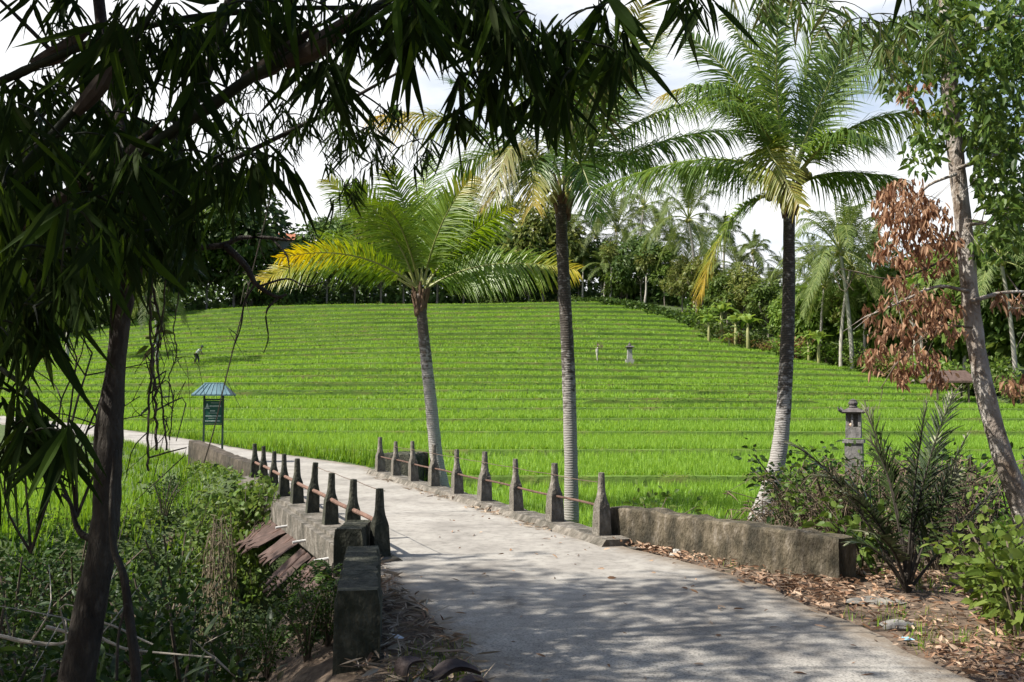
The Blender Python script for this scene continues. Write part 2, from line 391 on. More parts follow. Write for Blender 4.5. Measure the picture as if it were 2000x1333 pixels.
# ------------------------------------------------------------------ road
def road_mat():
    m, t = newmat('worn_concrete_road'); l = t.links.new
    co = N_(t, 'ShaderNodeTexCoord')
    def nz(s, d=6, ro=.6, vec=None):
        n = N_(t, 'ShaderNodeTexNoise'); n.inputs['Scale'].default_value = s; n.inputs['Detail'].default_value = d; n.inputs['Roughness'].default_value = ro
        l(vec or co.outputs['Object'], n.inputs['Vector']); return n
    big, fine, grit = nz(.8, 7, .65), nz(7, 8, .7), nz(48, 4, .7)
    rb = ramp(t, [(.3, (.175, .160, .142)), (.48, (.265, .246, .22)), (.56, (.30, .28, .25)), (.7, (.35, .33, .30))]); l(big.outputs[0], rb.inputs[0])
    rf = ramp(t, [(.30, (.62, .61, .60)), (.5, (1, 1, 1)), (.72, (1.14, 1.14, 1.12))]); l(fine.outputs[0], rf.inputs[0])
    x = mixc(t, 'MULTIPLY'); x.inputs[0].default_value = 1; l(rb.outputs[0], x.inputs[6]); l(rf.outputs[0], x.inputs[7])
    rg = ramp(t, [(.38, (.25, .25, .26)), (.49, (.95, .95, .96)), (.62, (1.12, 1.12, 1.1))]); l(grit.outputs[0], rg.inputs[0])
    # the near stretch is old tar with exposed chippings: more dark grit there
    sp = N_(t, 'ShaderNodeSeparateXYZ'); l(co.outputs['Object'], sp.inputs[0])
    mr = N_(t, 'ShaderNodeMapRange'); mr.inputs[1].default_value = 11; mr.inputs[2].default_value = 7.4; mr.inputs[3].default_value = .08; mr.inputs[4].default_value = .8; l(sp.outputs['Y'], mr.inputs[0])
    y = mixc(t, 'MULTIPLY'); l(mr.outputs[0], y.inputs[0]); l(x.outputs[2], y.inputs[6]); l(rg.outputs[0], y.inputs[7])
    # dark oily stain where a puddle dried
    mp = N_(t, 'ShaderNodeMapping'); mp.inputs['Location'].default_value = (.07 * 1.6, -9.15 * .75, 0); mp.inputs['Scale'].default_value = (1.6, .75, 1); mp.inputs['Rotation'].default_value = (0, 0, 0); l(co.outputs['Object'], mp.inputs[0])
    ln = N_(t, 'ShaderNodeVectorMath', operation='LENGTH'); l(mp.outputs[0], ln.inputs[0])
    wob = nz(3.5, 5, .7); ma = N_(t, 'ShaderNodeMath', operation='MULTIPLY_ADD'); ma.inputs[1].default_value = 1.1; l(wob.outputs[0], ma.inputs[0]); l(ln.outputs['Value'], ma.inputs[2])
    rs = ramp(t, [(.52, (.36, .36, .37)), (.85, (1, 1, 1))]); l(ma.outputs[0], rs.inputs[0])
    z = mixc(t, 'MULTIPLY'); z.inputs[0].default_value = 1; l(y.outputs[2], z.inputs[6]); l(rs.outputs[0], z.inputs[7])
    # hairline cracks
    vo = N_(t, 'ShaderNodeTexVoronoi', feature='DISTANCE_TO_EDGE'); vo.inputs['Scale'].default_value = .42
    av = N_(t, 'ShaderNodeVectorMath', operation='MULTIPLY_ADD'); av.inputs[1].default_value = (.35,) * 3; l(fine.outputs['Color'], av.inputs[0]); l(co.outputs['Object'], av.inputs[2]); l(av.outputs[0], vo.inputs['Vector'])
    rv = ramp(t, [(.0, (.5, .48, .46)), (.006, (1, 1, 1))]); l(vo.outputs['Distance'], rv.inputs[0])
    q0 = mixc(t, 'MULTIPLY'); q0.inputs[0].default_value = .35; l(z.outputs[2], q0.inputs[6]); l(rv.outputs[0], q0.inputs[7])
    # soil washed in from the edges
    ea = N_(t, 'ShaderNodeAttribute', attribute_name='tip'); en = nz(2.6, 8, .7); em = N_(t, 'ShaderNodeMath', operation='MULTIPLY_ADD'); em.inputs[1].default_value = 1.5; l(en.outputs[0], em.inputs[0]); l(ea.outputs['Fac'], em.inputs[2])
    er = ramp(t, [(.5, (0, 0, 0)), (1.0, (.8, .8, .8))]); es = N_(t, 'ShaderNodeMath', operation='SUBTRACT'); es.inputs[1].default_value = .62; l(em.outputs[0], es.inputs[0]); l(es.outputs[0], er.inputs[0])
    q = mixc(t); l(er.outputs[0], q.inputs[0]); l(q0.outputs[2], q.inputs[6]); q.inputs[7].default_value = (.15, .115, .08, 1)
    p = N_(t, 'ShaderNodeBsdfPrincipled'); p.inputs['Roughness'].default_value = .85; l(q.outputs[2], p.inputs['Base Color'])
    bp = N_(t, 'ShaderNodeBump'); bp.inputs['Strength'].default_value = .35; bp.inputs['Distance'].default_value = .012; l(grit.outputs[0], bp.inputs['Height']); l(bp.outputs[0], p.inputs['Normal'])
    o = N_(t, 'ShaderNodeOutputMaterial'); l(p.outputs[0], o.inputs[0]); return m
M_road = road_mat()
mb = MB()
rcf = spline(ROADC, 500); rwf = np.interp(np.linspace(0, len(ROADW) - 1, 500), np.arange(len(ROADW)), ROADW)
tg = nrm(np.gradient(rcf, axis=0)); sd = np.stack([tg[:, 1], -tg[:, 0]], -1)
onb = ((rcf - MID) @ U > -6.3) & ((rcf - MID) @ U < 6.5)
cols = []
for q in np.linspace(-.5, .5, 9):
    e = (rwf * q + (np.where(onb, 0, 1) * (vnoise(rcf[:, 0], rcf[:, 1], .33, 2 + (q > 0)) * .07 + vnoise(rcf[:, 0], rcf[:, 1], .12, 4) * .03) if abs(q) == .5 else 0))
    xy = rcf + sd * e[:, None]
    z = road_z(xy[:, 0], xy[:, 1]) + .012 - .012 * (2 * abs(q)) ** 3 * ~onb + .012
    cols.append(np.column_stack([xy, z]))
G = np.stack(cols, 1)
i = np.arange(499)[:, None] * 9; j = np.arange(8)[None]
mb.add(G.reshape(-1, 3), np.stack([i + j, i + j + 1, i + j + 10, i + j + 9], -1).reshape(-1, 4), 0, np.tile(np.abs(np.linspace(-1, 1, 9)) ** 4, 500) * .9 + 1e-4)
for k in (0, 8):                                                    # edge thickness
    e = G[:, k]; lo = e - [0, 0, .09]
    V = np.stack([e, lo], 1).reshape(-1, 3); a = np.arange(499) * 2
    mb.add(V, np.stack([a, a + 1, a + 3, a + 2], -1))
struct(mb.build('road', M_road, smooth=True))

# ------------------------------------------------------------------ rice terraces
M_tread = noise_mat('paddy_green', [(.3, (.08, .15, .016)), (.7, (.12, .21, .026))], .6, rough=.9, bump=.5, bscale=20)
M_riser = noise_mat('terrace_bank', [(.3, (.05, .095, .013)), (.52, (.085, .14, .022)), (.66, (.11, .125, .032)), (.78, (.11, .085, .042))], 1.3, rough=.95, bump=.7, bscale=14, stretch=(.35, 1, 1))
def yedge(k, X):
    amp = .5 if k < 6 else .9
    return TY[k] + amp * vnoise(X, 0 * X, 11, k * 1.9) + .35 * amp * vnoise(X, 0 * X, 3.1, k * .7) + (0.0009 * (X - 2) ** 2 if k > 4 else 0)
rice = MB(); bundg = MB()
tmb = MB()
for k in range(len(TER) - 1):
    z = TZ[k]; n = 160; zfr = .50 if k >= 2 else (.45, .62)[k]
    u = np.linspace(0, 1, n)
    xa = x_left(TY[k]) + (x_right(TY[k]) - x_left(TY[k])) * u
    xb = x_left(TY[k + 1]) + (x_right(TY[k + 1]) - x_left(TY[k + 1])) * u
    ya, yb = yedge(k, xa), yedge(k + 1, xb)
    if k == 0: ya = np.maximum(ya + np.clip(xa, 0, 30) * -.02, 20.5)
    zb = z + (TZ[k + 1] - z) * (np.clip(zfr + .1 + .24 * vnoise(xb, 0 * xb, 13, k * 2.7) + .08 * vnoise(xb, 0 * xb, 4, k), .15, .9) if k >= 2 else zfr * np.ones(n))
    low = (zprev if k else z - .4); zprev = zb
    rows = [np.column_stack([xa, ya - .14 - .06 * rng.random(n), low - .05 + np.zeros(n)]), np.column_stack([xa, ya - .06, np.full(n, z + .02) + .05 * rng.random(n)]),
            np.column_stack([xa, ya + .0, np.full(n, z + .09) + .03 * vnoise(xa, xa, 1.1, k)]), np.column_stack([xa, ya + .25, np.full(n, z + .08)]), np.column_stack([xa, ya + .55, np.full(n, z)])]
    a = np.arange(n - 1)
    G = np.stack(rows, 1); 
    for r in range(4):
        i0 = a * 5 + r
        tmb.add(G.reshape(-1, 3), np.stack([i0, i0 + 5, i0 + 6, i0 + 1], -1), 1 if r < 2 else 0)
    tmb.add(np.stack([rows[-1], np.column_stack([xb, yb + .1, zb])], 1).reshape(-1, 3), np.stack([a * 2, a * 2 + 2, a * 2 + 3, a * 2 + 1], -1), 0)
    # side skirts
    for e in (0, n - 1):
        tmb.add([[xa[e], ya[e], z], [xb[e], yb[e], zb[e]], [xb[e], yb[e], z - 1.6], [xa[e], ya[e], z - 1.6]], [[0, 1, 2, 3]], 1)
    # rice: rows of clumps; where the tread is above the eye only its front shows
    depth = TY[k + 1] - TY[k]
    dist = TY[k]
    if dist < 45: dens, nb, hh, ww, dmax = 24, 8, .40, .02, 99
    elif dist < 66: dens, nb, hh, ww, dmax = 18, 7, .38, .032, 99
    elif dist < 90: dens, nb, hh, ww, dmax = 12, 6, .36, .05, 99
    else: dens, nb, hh, ww, dmax = 9, 5, .36, .075, 99
    dd = min(depth, dmax)
    area = (x_right(TY[k]) - x_left(TY[k])) * dd
    m = int(area * dens)
    uu = rng.random(m); vv = .22 + rng.random(m) ** (1.5 if k >= 6 else 1.2) * (dd - .12)
    X = np.interp(uu, u, xa) ; 
    fr = np.clip(vv / max(depth, .1), 0, 1)
    X = X + (np.interp(uu, u, xb) - X) * fr
    Y = np.interp(uu, u, ya) + vv
    Y = np.round(Y / .3) * .3 + rng.normal(0, .03, m) if dist < 66 else Y
    ok = Y < np.interp(uu, u, yb) - .1
    # patches where the seedlings are thin
    ok &= ~((vnoise(X, Y, 4.2, k) > .8) & (rng.random(m) < .4))
    if k <= 1: ok &= (np.hypot(X - 1.4, Y - 22) > .5)
    X, Y = X[ok], Y[ok]; m = len(X)
    B = np.repeat(np.column_stack([X, Y, z - .02 + (np.interp(uu[ok], u, zb) - z) * np.clip(fr[ok], 0, 1)]), nb, 0); q = len(B)
    hvar = np.repeat(1 + .14 * vnoise(X, Y, 6, 2 * k) + .06 * vnoise(X, Y, 1.3, k), nb)
    ang = rng.uniform(0, 2 * math.pi, q); lean = rng.uniform(.05, .5, q)
    D = np.column_stack([np.cos(ang) * lean, np.sin(ang) * lean, np.ones(q)])
    Nn = np.column_stack([np.cos(ang), np.sin(ang), np.zeros(q)]) + rdir(q) * .3
    B[:, :2] += np.column_stack([np.cos(ang), np.sin(ang)]) * rng.uniform(0, .07 if dist < 60 else .12, q)[:, None]
    rice.leaves(B, D, Nn, hh * hvar * rng.uniform(.7, 1.15, q), ww * rng.uniform(.7, 1.2, q), lean * .35, 'blade', fold=0, tip=np.repeat(np.clip(.5 + .6 * vnoise(X, Y, 7.5, 3 * k + 1), 0, 1), nb))
    # grass on the bund lip
    m = int((x_right(TY[k]) - x_left(TY[k])) * (26 if dist < 60 else 12))
    uu = rng.random(m); X = np.interp(uu, u, xa); Y = np.interp(uu, u, ya) + rng.uniform(-.25, .45, m)
    D = rdir(m, .3, 1); bundg.leaves(np.column_stack([X, Y, z + .05 + .07 * (Y > np.interp(uu, u, ya))]), D, rdir(m), rng.uniform(.1, .24, m) * (1 if dist < 60 else 1.2), (.02 if dist < 60 else .05), .2, 'blade', fold=0)
# low bunds that split some of the terraces, none of them quite level
for k in range(5, 24):
    for _ in range(2):
        xm = rng.uniform(-40, 24) if k < 18 else rng.uniform(-40, 12); hl = rng.uniform(6, 18); n = 40; X = np.linspace(xm - hl, xm + hl, n)
        f0, f1 = rng.uniform(.3, .7), rng.uniform(.25, .8); dep = TY[k + 1] - TY[k]; X = X[(X > x_left(TY[k]) + 2) & (X < x_right(TY[k]) - 1)]; n = len(X)
        if n < 5: continue
        ff = np.linspace(f0, f1, n); Y = yedge(k, X) + dep * ff + .15 * vnoise(X, X, 2.5, k); zt = TZ[k] + (TZ[k + 1] - TZ[k]) * .4 * ff; hh = np.minimum(1, np.minimum(np.arange(n), n - 1 - np.arange(n)) / 5) * (.42 + .1 * vnoise(X, X, 2, k))
        V = np.stack([np.column_stack([X, Y - .18, zt - .1]), np.column_stack([X, Y - .08, zt + hh]), np.column_stack([X, Y + .12, zt + hh]), np.column_stack([X, Y + .25, zt - .1])], 1)
        a = np.arange(n - 1)[:, None] * 4 + np.arange(3)[None]; a = a.ravel(); tmb.add(V.reshape(-1, 3), np.stack([a, a + 4, a + 5, a + 1], -1), 1)
        m = int(n * 8); i = rng.integers(0, n, m); bundg.leaves(np.column_stack([X[i] + rng.normal(0, .3, m), Y[i] + rng.normal(0, .08, m), zt[i] + hh[i]]), rdir(m, .2, 1), rdir(m), rng.uniform(.1, .22, m), .05, .2, 'blade', fold=0)
for q in (tmb, rice, bundg):
    for v in q.v: v[:, 2] -= dome(v[:, 0], v[:, 1])
struct(tmb.build('terrace_ground', [M_tread, M_riser]))
M_rice = leaf_mat('rice_leaf', [(.16, .295, .032), (.215, .36, .045), (.265, .415, .066)], trans=.42, rough=.5, spec=.25, tip=None)
# left paddies beside the road
def in_left(X, Y): return (road_dist(X, Y) > 2.6) & (X < -6) & (gz(X, Y) < -.7) & (gz(X, Y) > -1.4)
m = 24000; X = rng.uniform(-30, -7, m); Y = rng.uniform(20.5, 40, m); ok = in_left(X, Y); X, Y = X[ok], Y[ok]; Y = np.round(Y / .35) * .35 + rng.normal(0, .03, len(Y)); m = len(X)
B = np.repeat(np.column_stack([X, Y, gz(X, Y)]), 5, 0); q = len(B); ang = rng.uniform(0, 6.28, q); lean = rng.uniform(.05, .5, q)
rice.leaves(B, np.column_stack([np.cos(ang) * lean, np.sin(ang) * lean, np.ones(q)]), np.column_stack([np.cos(ang), np.sin(ang), np.zeros(q)]), .36 * rng.uniform(.7, 1.15, q), .032, lean * .3, 'blade', fold=0)
o = rice.build('rice', M_rice); tag(o, 'young bright green rice growing on the stepped terraces', 'rice', kind='stuff')
M_grass = leaf_mat('grass_blade', [(.07, .16, .012), (.14, .25, .02), (.20, .27, .04), (.24, .23, .08)], trans=.35)
o = bundg.build('terrace_grass', M_grass); tag(o, 'short rough grass along the lips of the terrace banks', 'grass', kind='stuff')

# ------------------------------------------------------------------ concrete of the bridge
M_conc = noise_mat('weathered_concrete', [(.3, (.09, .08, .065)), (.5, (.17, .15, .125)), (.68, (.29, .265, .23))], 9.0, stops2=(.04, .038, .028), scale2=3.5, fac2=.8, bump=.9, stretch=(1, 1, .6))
M_conc_d = noise_mat('shaded_mossy_concrete', [(.3, (.025, .026, .02)), (.5, (.05, .05, .036)), (.68, (.12, .115, .085))], 9.0, stops2=(.014, .018, .009), scale2=3.5, fac2=.8, bump=1.0, stretch=(1, 1, .6))  # near-black tone paints the shade side of the railing, with moss mottling
M_para = noise_mat('stained_parapet', [(.28, (.042, .036, .022)), (.45, (.095, .078, .05)), (.58, (.145, .12, .085)), (.72, (.25, .22, .18))], 11, stops2=(.022, .02, .013), scale2=3.2, fac2=.92, bump=1.0, stretch=(1, 1, .45))
M_para_d = noise_mat('shaded_wall', [(.3, (.035, .028, .02)), (.5, (.07, .055, .04)), (.7, (.13, .105, .08))], 4.5, stops2=(.015, .015, .011), scale2=1.6, fac2=.75, bump=.7, stretch=(1, 1, .5))  # darkened stains stand in for tree shade on the wing wall
M_rust = noise_mat('rusty_pipe', [(.3, (.08, .045, .033)), (.6, (.18, .105, .078))], 9, bump=.3, rough=.8)
M_rust_d = noise_mat('rusty_dark_pipe', [(.3, (.05, .028, .02)), (.6, (.12, .07, .052))], 9, bump=.3, rough=.8)
M_wire = plain('old_wire', (.11, .075, .055))
AX = np.array([[U[0], U[1], 0], [PP[0], PP[1], 0], [0, 0, 1]])              # local x along the bridge, y across
def bp(s, t, z): p = L0 + s * U + t * PP; return np.array([p[0], p[1], z])
bridge = thing('bridge', 'narrow concrete bridge over the gully, its deck leading to the rice fields', 'bridge', bp(6.1, 1.6, 0))
BO = bp(6.1, 1.6, 0)
def bbox(m, s0, s1, t0, t1, z0, z1, **k): m.box(bp((s0 + s1) / 2, (t0 + t1) / 2, (z0 + z1) / 2) - BO, (s1 - s0, t1 - t0, z1 - z0), ax=AX, **k)
m_ = MB(); bbox(m_, -.55, 13.0, -.32, 3.52, -.36, .0); m_.build('deck', M_conc, bridge)
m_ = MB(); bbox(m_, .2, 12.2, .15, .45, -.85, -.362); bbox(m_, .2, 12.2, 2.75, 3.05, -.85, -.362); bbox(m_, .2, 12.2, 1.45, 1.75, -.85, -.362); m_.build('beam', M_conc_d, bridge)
for nm, t0, t1 in (('kerb', -.2, .14), ('kerb', 3.04, 3.42)):
    m_ = MB()
    V = []; ss = np.linspace(-.35, 12.9, 54)
    for q in ss:
        w0 = rng.normal(0, .012); h = (.06 if t0 < 0 else .12) + rng.normal(0, .008)
        inn = t1 if t0 < 0 else t0; outt = t0 if t0 < 0 else t1; sg = 1 if t0 < 0 else -1
        V += [bp(q, inn + sg * .09 + w0, .004) - BO, bp(q, inn + sg * .01 + w0, h) - BO, bp(q, outt, h - .01) - BO, bp(q, outt, .002) - BO]
    a = np.arange(len(ss) - 1) * 4
    for r in range(3): m_.add(V, np.stack([a + r, a + r + 1, a + r + 5, a + r + 4], -1))
    m_.add([V[0], V[1], V[2], V[3]], [[0, 1, 2, 3]]); m_.add([V[-4], V[-3], V[-2], V[-1]], [[0, 1, 2, 3]])
    m_.build(nm, M_conc, bridge)
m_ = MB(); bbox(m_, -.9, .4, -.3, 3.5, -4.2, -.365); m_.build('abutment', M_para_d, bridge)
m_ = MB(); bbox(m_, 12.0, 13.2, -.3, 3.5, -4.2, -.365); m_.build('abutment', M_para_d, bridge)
m_pipe = plain('white_pipe', (.55, .54, .52))
for s in (1.6, 3.4, 5.2):
    m_ = MB(); m_.tube([bp(s, -.05, -.2) - BO, bp(s, -.52, -.25) - BO], .022, 8); m_.build('drain_pipe', m_pipe, bridge)

def post_mesh(h0, h, dark):
    """square base, rounded shoulder, slim round neck; wobbling like hand-cast concrete"""
    zs = [h0, .0, .42, .47, .56, .66, .86, .925, .93]; rs = [.108, .108, .092, .088, .07, .058, .05, .047, .02]; sq = [1, 1, 1, .85, .4, .1, 0, 0, 0]
    m_ = MB(); n = 12; V = []
    for z, r, q in zip(zs, rs, sq):
        for i in range(n):
            a = (i + .5) * 2 * math.pi / n; c, s = math.cos(a), math.sin(a)
            k = 1 / max(abs(c), abs(s)) if q else 1
            rr = r * (k * q + (1 - q)) * (1 + rng.normal(0, .02))
            V.append([c * rr, s * rr, z * h if z > 0 else z])
    i = np.arange(len(zs) - 1)[:, None] * n; j = np.arange(n)[None]; k = (j + 1) % n
    m_.add(V, np.stack([i + j, i + k, i + n + k, i + n + j], -1).reshape(-1, 4))
    m_.f.append(np.array([np.arange(n) + (len(zs) - 1) * n])); m_.m.append(np.array([0]))
    return m_
def railing(side):
    t = .0 if side == 'left' else 3.2
    o0 = bp(0, t, .0) if side == 'left' else bp(.1, t, 0)
    lab = 'bridge railing on the gully side, dark bottle-shaped posts with a pinkish pipe' if side == 'left' else 'bridge railing on the paddy side, sunlit bottle-shaped posts with a thin rusty pipe'
    root = thing('bridge_railing', lab, 'railing', o0)
    off = 0 if side == 'left' else .1
    for k in range(9):
        h = (.93 if side == 'left' else 1.0) + rng.normal(0, .015)
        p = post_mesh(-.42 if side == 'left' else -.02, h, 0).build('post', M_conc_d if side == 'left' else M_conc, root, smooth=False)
        q = bp(off + k * GAP, t, .03 if side == 'left' else .07) - o0
        p.scale = (rng.uniform(.9, 1.1), rng.uniform(.9, 1.1), rng.uniform(.95, 1.04)); p.location = q; p.rotation_euler = (rng.normal(0, .03), rng.normal(0, .03), math.atan2(U[1], U[0]) + rng.normal(0, .03))
    m_ = MB(); zz = .44 if side == 'left' else .50
    ss = np.linspace(off - .0, off + 8 * GAP, 33)
    m_.tube([bp(s, t + .0, zz + .008 * math.sin(s * 2)) - o0 for s in ss], .032 if side == 'left' else .018, 8)
    m_.build('pipe_rail', M_rust if side == 'left' else M_rust_d, root)
    m_ = MB(); ss = np.linspace(off, off + (3 if side == 'left' else 7) * GAP, 40)
    m_.tube([bp(s, t + .06 * (1 if side == 'left' else -1), .84 - .014 * math.sin(((s - off) / GAP % 1) * math.pi)) - o0 for s in ss], .0055, 5)
    m_.build('wire', M_wire, root)
railing('left'); railing('right')

def wall_thing(name, label, cat, P, z0, z1, th, mat_, ends=(0, 0), cap=None, jit=.012):
    """a rough masonry wall along polyline P; z1 may vary"""
    P = np.asarray(P, float); n = 26
    Q = spline(P, n); tg = nrm(np.gradient(Q, axis=0)); sd = np.stack([tg[:, 1], -tg[:, 0]], -1)
    Z1 = np.interp(np.linspace(0, 1, n), np.linspace(0, 1, len(np.atleast_1d(z1))), np.atleast_1d(z1)) if np.size(z1) > 1 else np.full(n, z1)
    m_ = MB(); V = []
    for i in range(n):
        jz = rng.normal(0, jit)
        for s_, f_ in ((-.5, 0), (-.5, .5), (-.48, .96), (-.42, 1), (0, 1.0), (.42, 1), (.48, .96), (.5, .5), (.5, 0)):
            e = Q[i] + sd[i] * th * s_ + rng.normal(0, jit * .6, 2)
            V.append([e[0], e[1], z0 + (Z1[i] - z0) * f_ + (jz if f_ else 0)])
    a = np.arange(n - 1)[:, None] * 9; j = np.arange(8)[None]
    m_.add(V, np.stack([a + j, a + j + 1, a + j + 10, a + j + 9], -1).reshape(-1, 4))
    m_.add(V[:9], [list(range(8, -1, -1))]); m_.add(V[-9:], [list(range(9))])
    o = m_.build(name, mat_); tag(o, label, cat); return o
wall_thing('parapet_wall', 'low stained concrete parapet along the right road edge, beyond the brown litter', 'parapet', [(1.50, 13.25), (1.95, 12.75), (2.6, 11.9), (3.2, 11.05), (3.72, 10.35)], -.3, [.48, .50, .47, .48, .47], .34, M_para)
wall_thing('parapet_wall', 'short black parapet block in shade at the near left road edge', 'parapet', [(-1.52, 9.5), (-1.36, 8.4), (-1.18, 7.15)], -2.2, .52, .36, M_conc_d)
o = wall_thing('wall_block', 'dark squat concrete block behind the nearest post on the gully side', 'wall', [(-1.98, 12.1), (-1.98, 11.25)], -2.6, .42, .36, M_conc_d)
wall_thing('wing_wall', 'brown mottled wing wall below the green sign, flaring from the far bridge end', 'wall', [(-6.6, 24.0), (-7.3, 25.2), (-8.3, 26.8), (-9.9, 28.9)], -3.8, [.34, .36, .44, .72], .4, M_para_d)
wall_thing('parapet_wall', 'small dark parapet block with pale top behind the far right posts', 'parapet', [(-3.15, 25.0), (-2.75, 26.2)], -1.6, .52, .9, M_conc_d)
# rusty sheets hanging along the bridge edge
M_sheet = noise_mat('rusted_sheet', [(.3, (.04, .026, .021)), (.6, (.09, .058, .048)), (.75, (.16, .115, .10))], 5, bump=.5, rough=.9)
for k, (s, wd, dr, out, zz, ya) in enumerate([(1.0, 1.25, .42, .6, -.36, .05), (2.35, .95, .5, .6, -.40, -.2), (3.45, .9, .55, .72, -.42, .15), (4.6, 1.1, .36, .62, -.34, -.1), (5.9, 1.0, .3, .7, -.36, .2), (7.3, 1.5, .55, .7, -.38, .1), (9.0, 1.0, .42, .75, -.4, -.15)]):
    o0 = bp(s, -.30, zz); root = thing('rusted_sheet', 'broken pinkish rusted sheet hanging off the gully side of the bridge', 'metal sheet', o0, group='rusted sheets along the bridge edge')
    m_ = MB(); nx_, ny_ = 9, 5; V = []
    for a in range(nx_):
        for b in range(ny_):
            x = (a / (nx_ - 1) - .5) * wd; y = b / (ny_ - 1) * out * .78 * (1 + .18 * math.sin(a * 2.3 + k) * (b > 2))
            zq = -y * dr / out * 1.15 + .015 * (a % 2) + rng.normal(0, .008)
            x2 = x + ya * y
            p = x2 * U - y * PP; V.append([p[0], p[1], zq])
    V = np.array(V); i, j = np.meshgrid(np.arange(nx_ - 1), np.arange(ny_ - 1), indexing='ij'); a = (i * ny_ + j).ravel()
    m_.add(V, np.stack([a, a + 1, a + ny_ + 1, a + ny_], -1)); m_.add(V - [0, 0, .02], np.stack([a, a + ny_, a + ny_ + 1, a + 1], -1))
    m_.build('sheet', M_sheet, root)
    m_ = MB(); m_.tube([np.array([-PP[0] * .0, -PP[1] * .0, .0]), np.array([-PP[0] * out * .9, -PP[1] * out * .9, -dr * .95 - .06])], .025, 6); m_.build('bracket', M_rust_d, root)
# ------------------------------------------------------------------ palms
M_rachis = plain('frond_stalk', (.22, .24, .07), rough=.5)
def palm_leaf(name, cols, tipc=((.26, .27, .035), (.40, .28, .04)), trans=.4): return leaf_mat(name, cols, trans=trans, tip=tipc, rough=.38, spec=.5)
M_pl_young = palm_leaf('young_frond', [(.10, .19, .015), (.15, .24, .02), (.19, .27, .03)], ((.30, .34, .03), (.46, .36, .025)), .45)
M_pl_mid = palm_leaf('frond_green', [(.045, .10, .018), (.07, .13, .024), (.10, .16, .032)], trans=.42)
M_pl_right = palm_leaf('frond_bright', [(.08, .155, .028), (.115, .19, .036), (.155, .22, .05)], trans=.48)
M_pl_dry = palm_leaf('frond_pale', [(.15, .17, .05), (.21, .22, .07), (.25, .21, .09)])
M_pl_far = leaf_mat('far_frond', [(.075, .115, .028), (.11, .155, .042), (.16, .195, .062)], trans=.42, rough=.5, spec=.25, objvar=.2)
M_nut = noise_mat('coconut_green', [(.3, (.14, .16, .03)), (.7, (.26, .22, .06))], 6, rough=.5, bump=.1)
M_fibre = noise_mat('palm_fibre', [(.3, (.07, .04, .025)), (.6, (.17, .11, .07)), (.75, (.3, .24, .17))], 12, bump=.6, stretch=(1, 1, .3))

def frond(mb, P0, PM, P2, pairs=64, Lm=.85, W=.045, droop=.3, yel=(1.2, 1.0), start=.13, roll=0.0, fwd=.55, jit=.10, stalk=.035, lift=.22):
    P0, PM, P2 = [np.asarray(q, float) for q in (P0, PM, P2)]
    C = 2 * PM - (P0 + P2) / 2
    bz = lambda t: (1 - t)[:, None] ** 2 * P0 + (2 * t * (1 - t))[:, None] * C + (t ** 2)[:, None] * P2
    t = np.linspace(0, 1, 18); mb.tube(bz(t), np.interp(t, [0, .1, 1], [stalk * 1.5, stalk, .006]), 5, 1)
    t = np.linspace(start, 1, pairs) ; t = np.repeat(t, 2) + rng.normal(0, .004, pairs * 2); t = np.clip(t, 0, 1)
    P = bz(t); T = nrm((2 * (1 - t))[:, None] * (C - P0) + (2 * t)[:, None] * (P2 - C))
    acc = -(P0 - 2 * C + P2); acc = acc if np.linalg.norm(acc) > .05 else np.array([0, 0, 1.0])
    Nn = np.ones((len(t), 1)) * nrm(acc); Nn = nrm(Nn - (Nn * T).sum(1, keepdims=True) * T); S = np.cross(T, Nn)
    c, s = math.cos(roll), math.sin(roll); S, Nn = S * c + Nn * s, Nn * c - S * s
    sg = np.tile([1.0, -1.0], pairs)[:, None]
    D = sg * S + Nn * (lift + rng.normal(0, jit, (len(t), 1))) + T * (fwd + .5 * t ** 2)[:, None] + rng.normal(0, jit, (len(t), 3))
    u = (t - start) / (1 - start)
    Ln = Lm * np.interp(u, [0, .12, .4, .75, 1], [.5, .85, 1.0, .8, .35]) * rng.uniform(.88, 1.08, len(t))
    yl = np.clip((u - yel[0] + 1) * yel[1] - (yel[1] - 0) + .0, 0, 1) if False else np.clip((u - yel[0]) / max(1.0 - yel[0], .15) * yel[1] + rng.normal(0, .12, len(t)), 0, 1) if yel[0] < 1.05 else np.zeros(len(t))
    mb.leaves(P, D, Nn, Ln, W, droop * rng.uniform(.6, 1.4, len(t)), 'strip', 0, tip=yl + 1e-4, fold=.3)

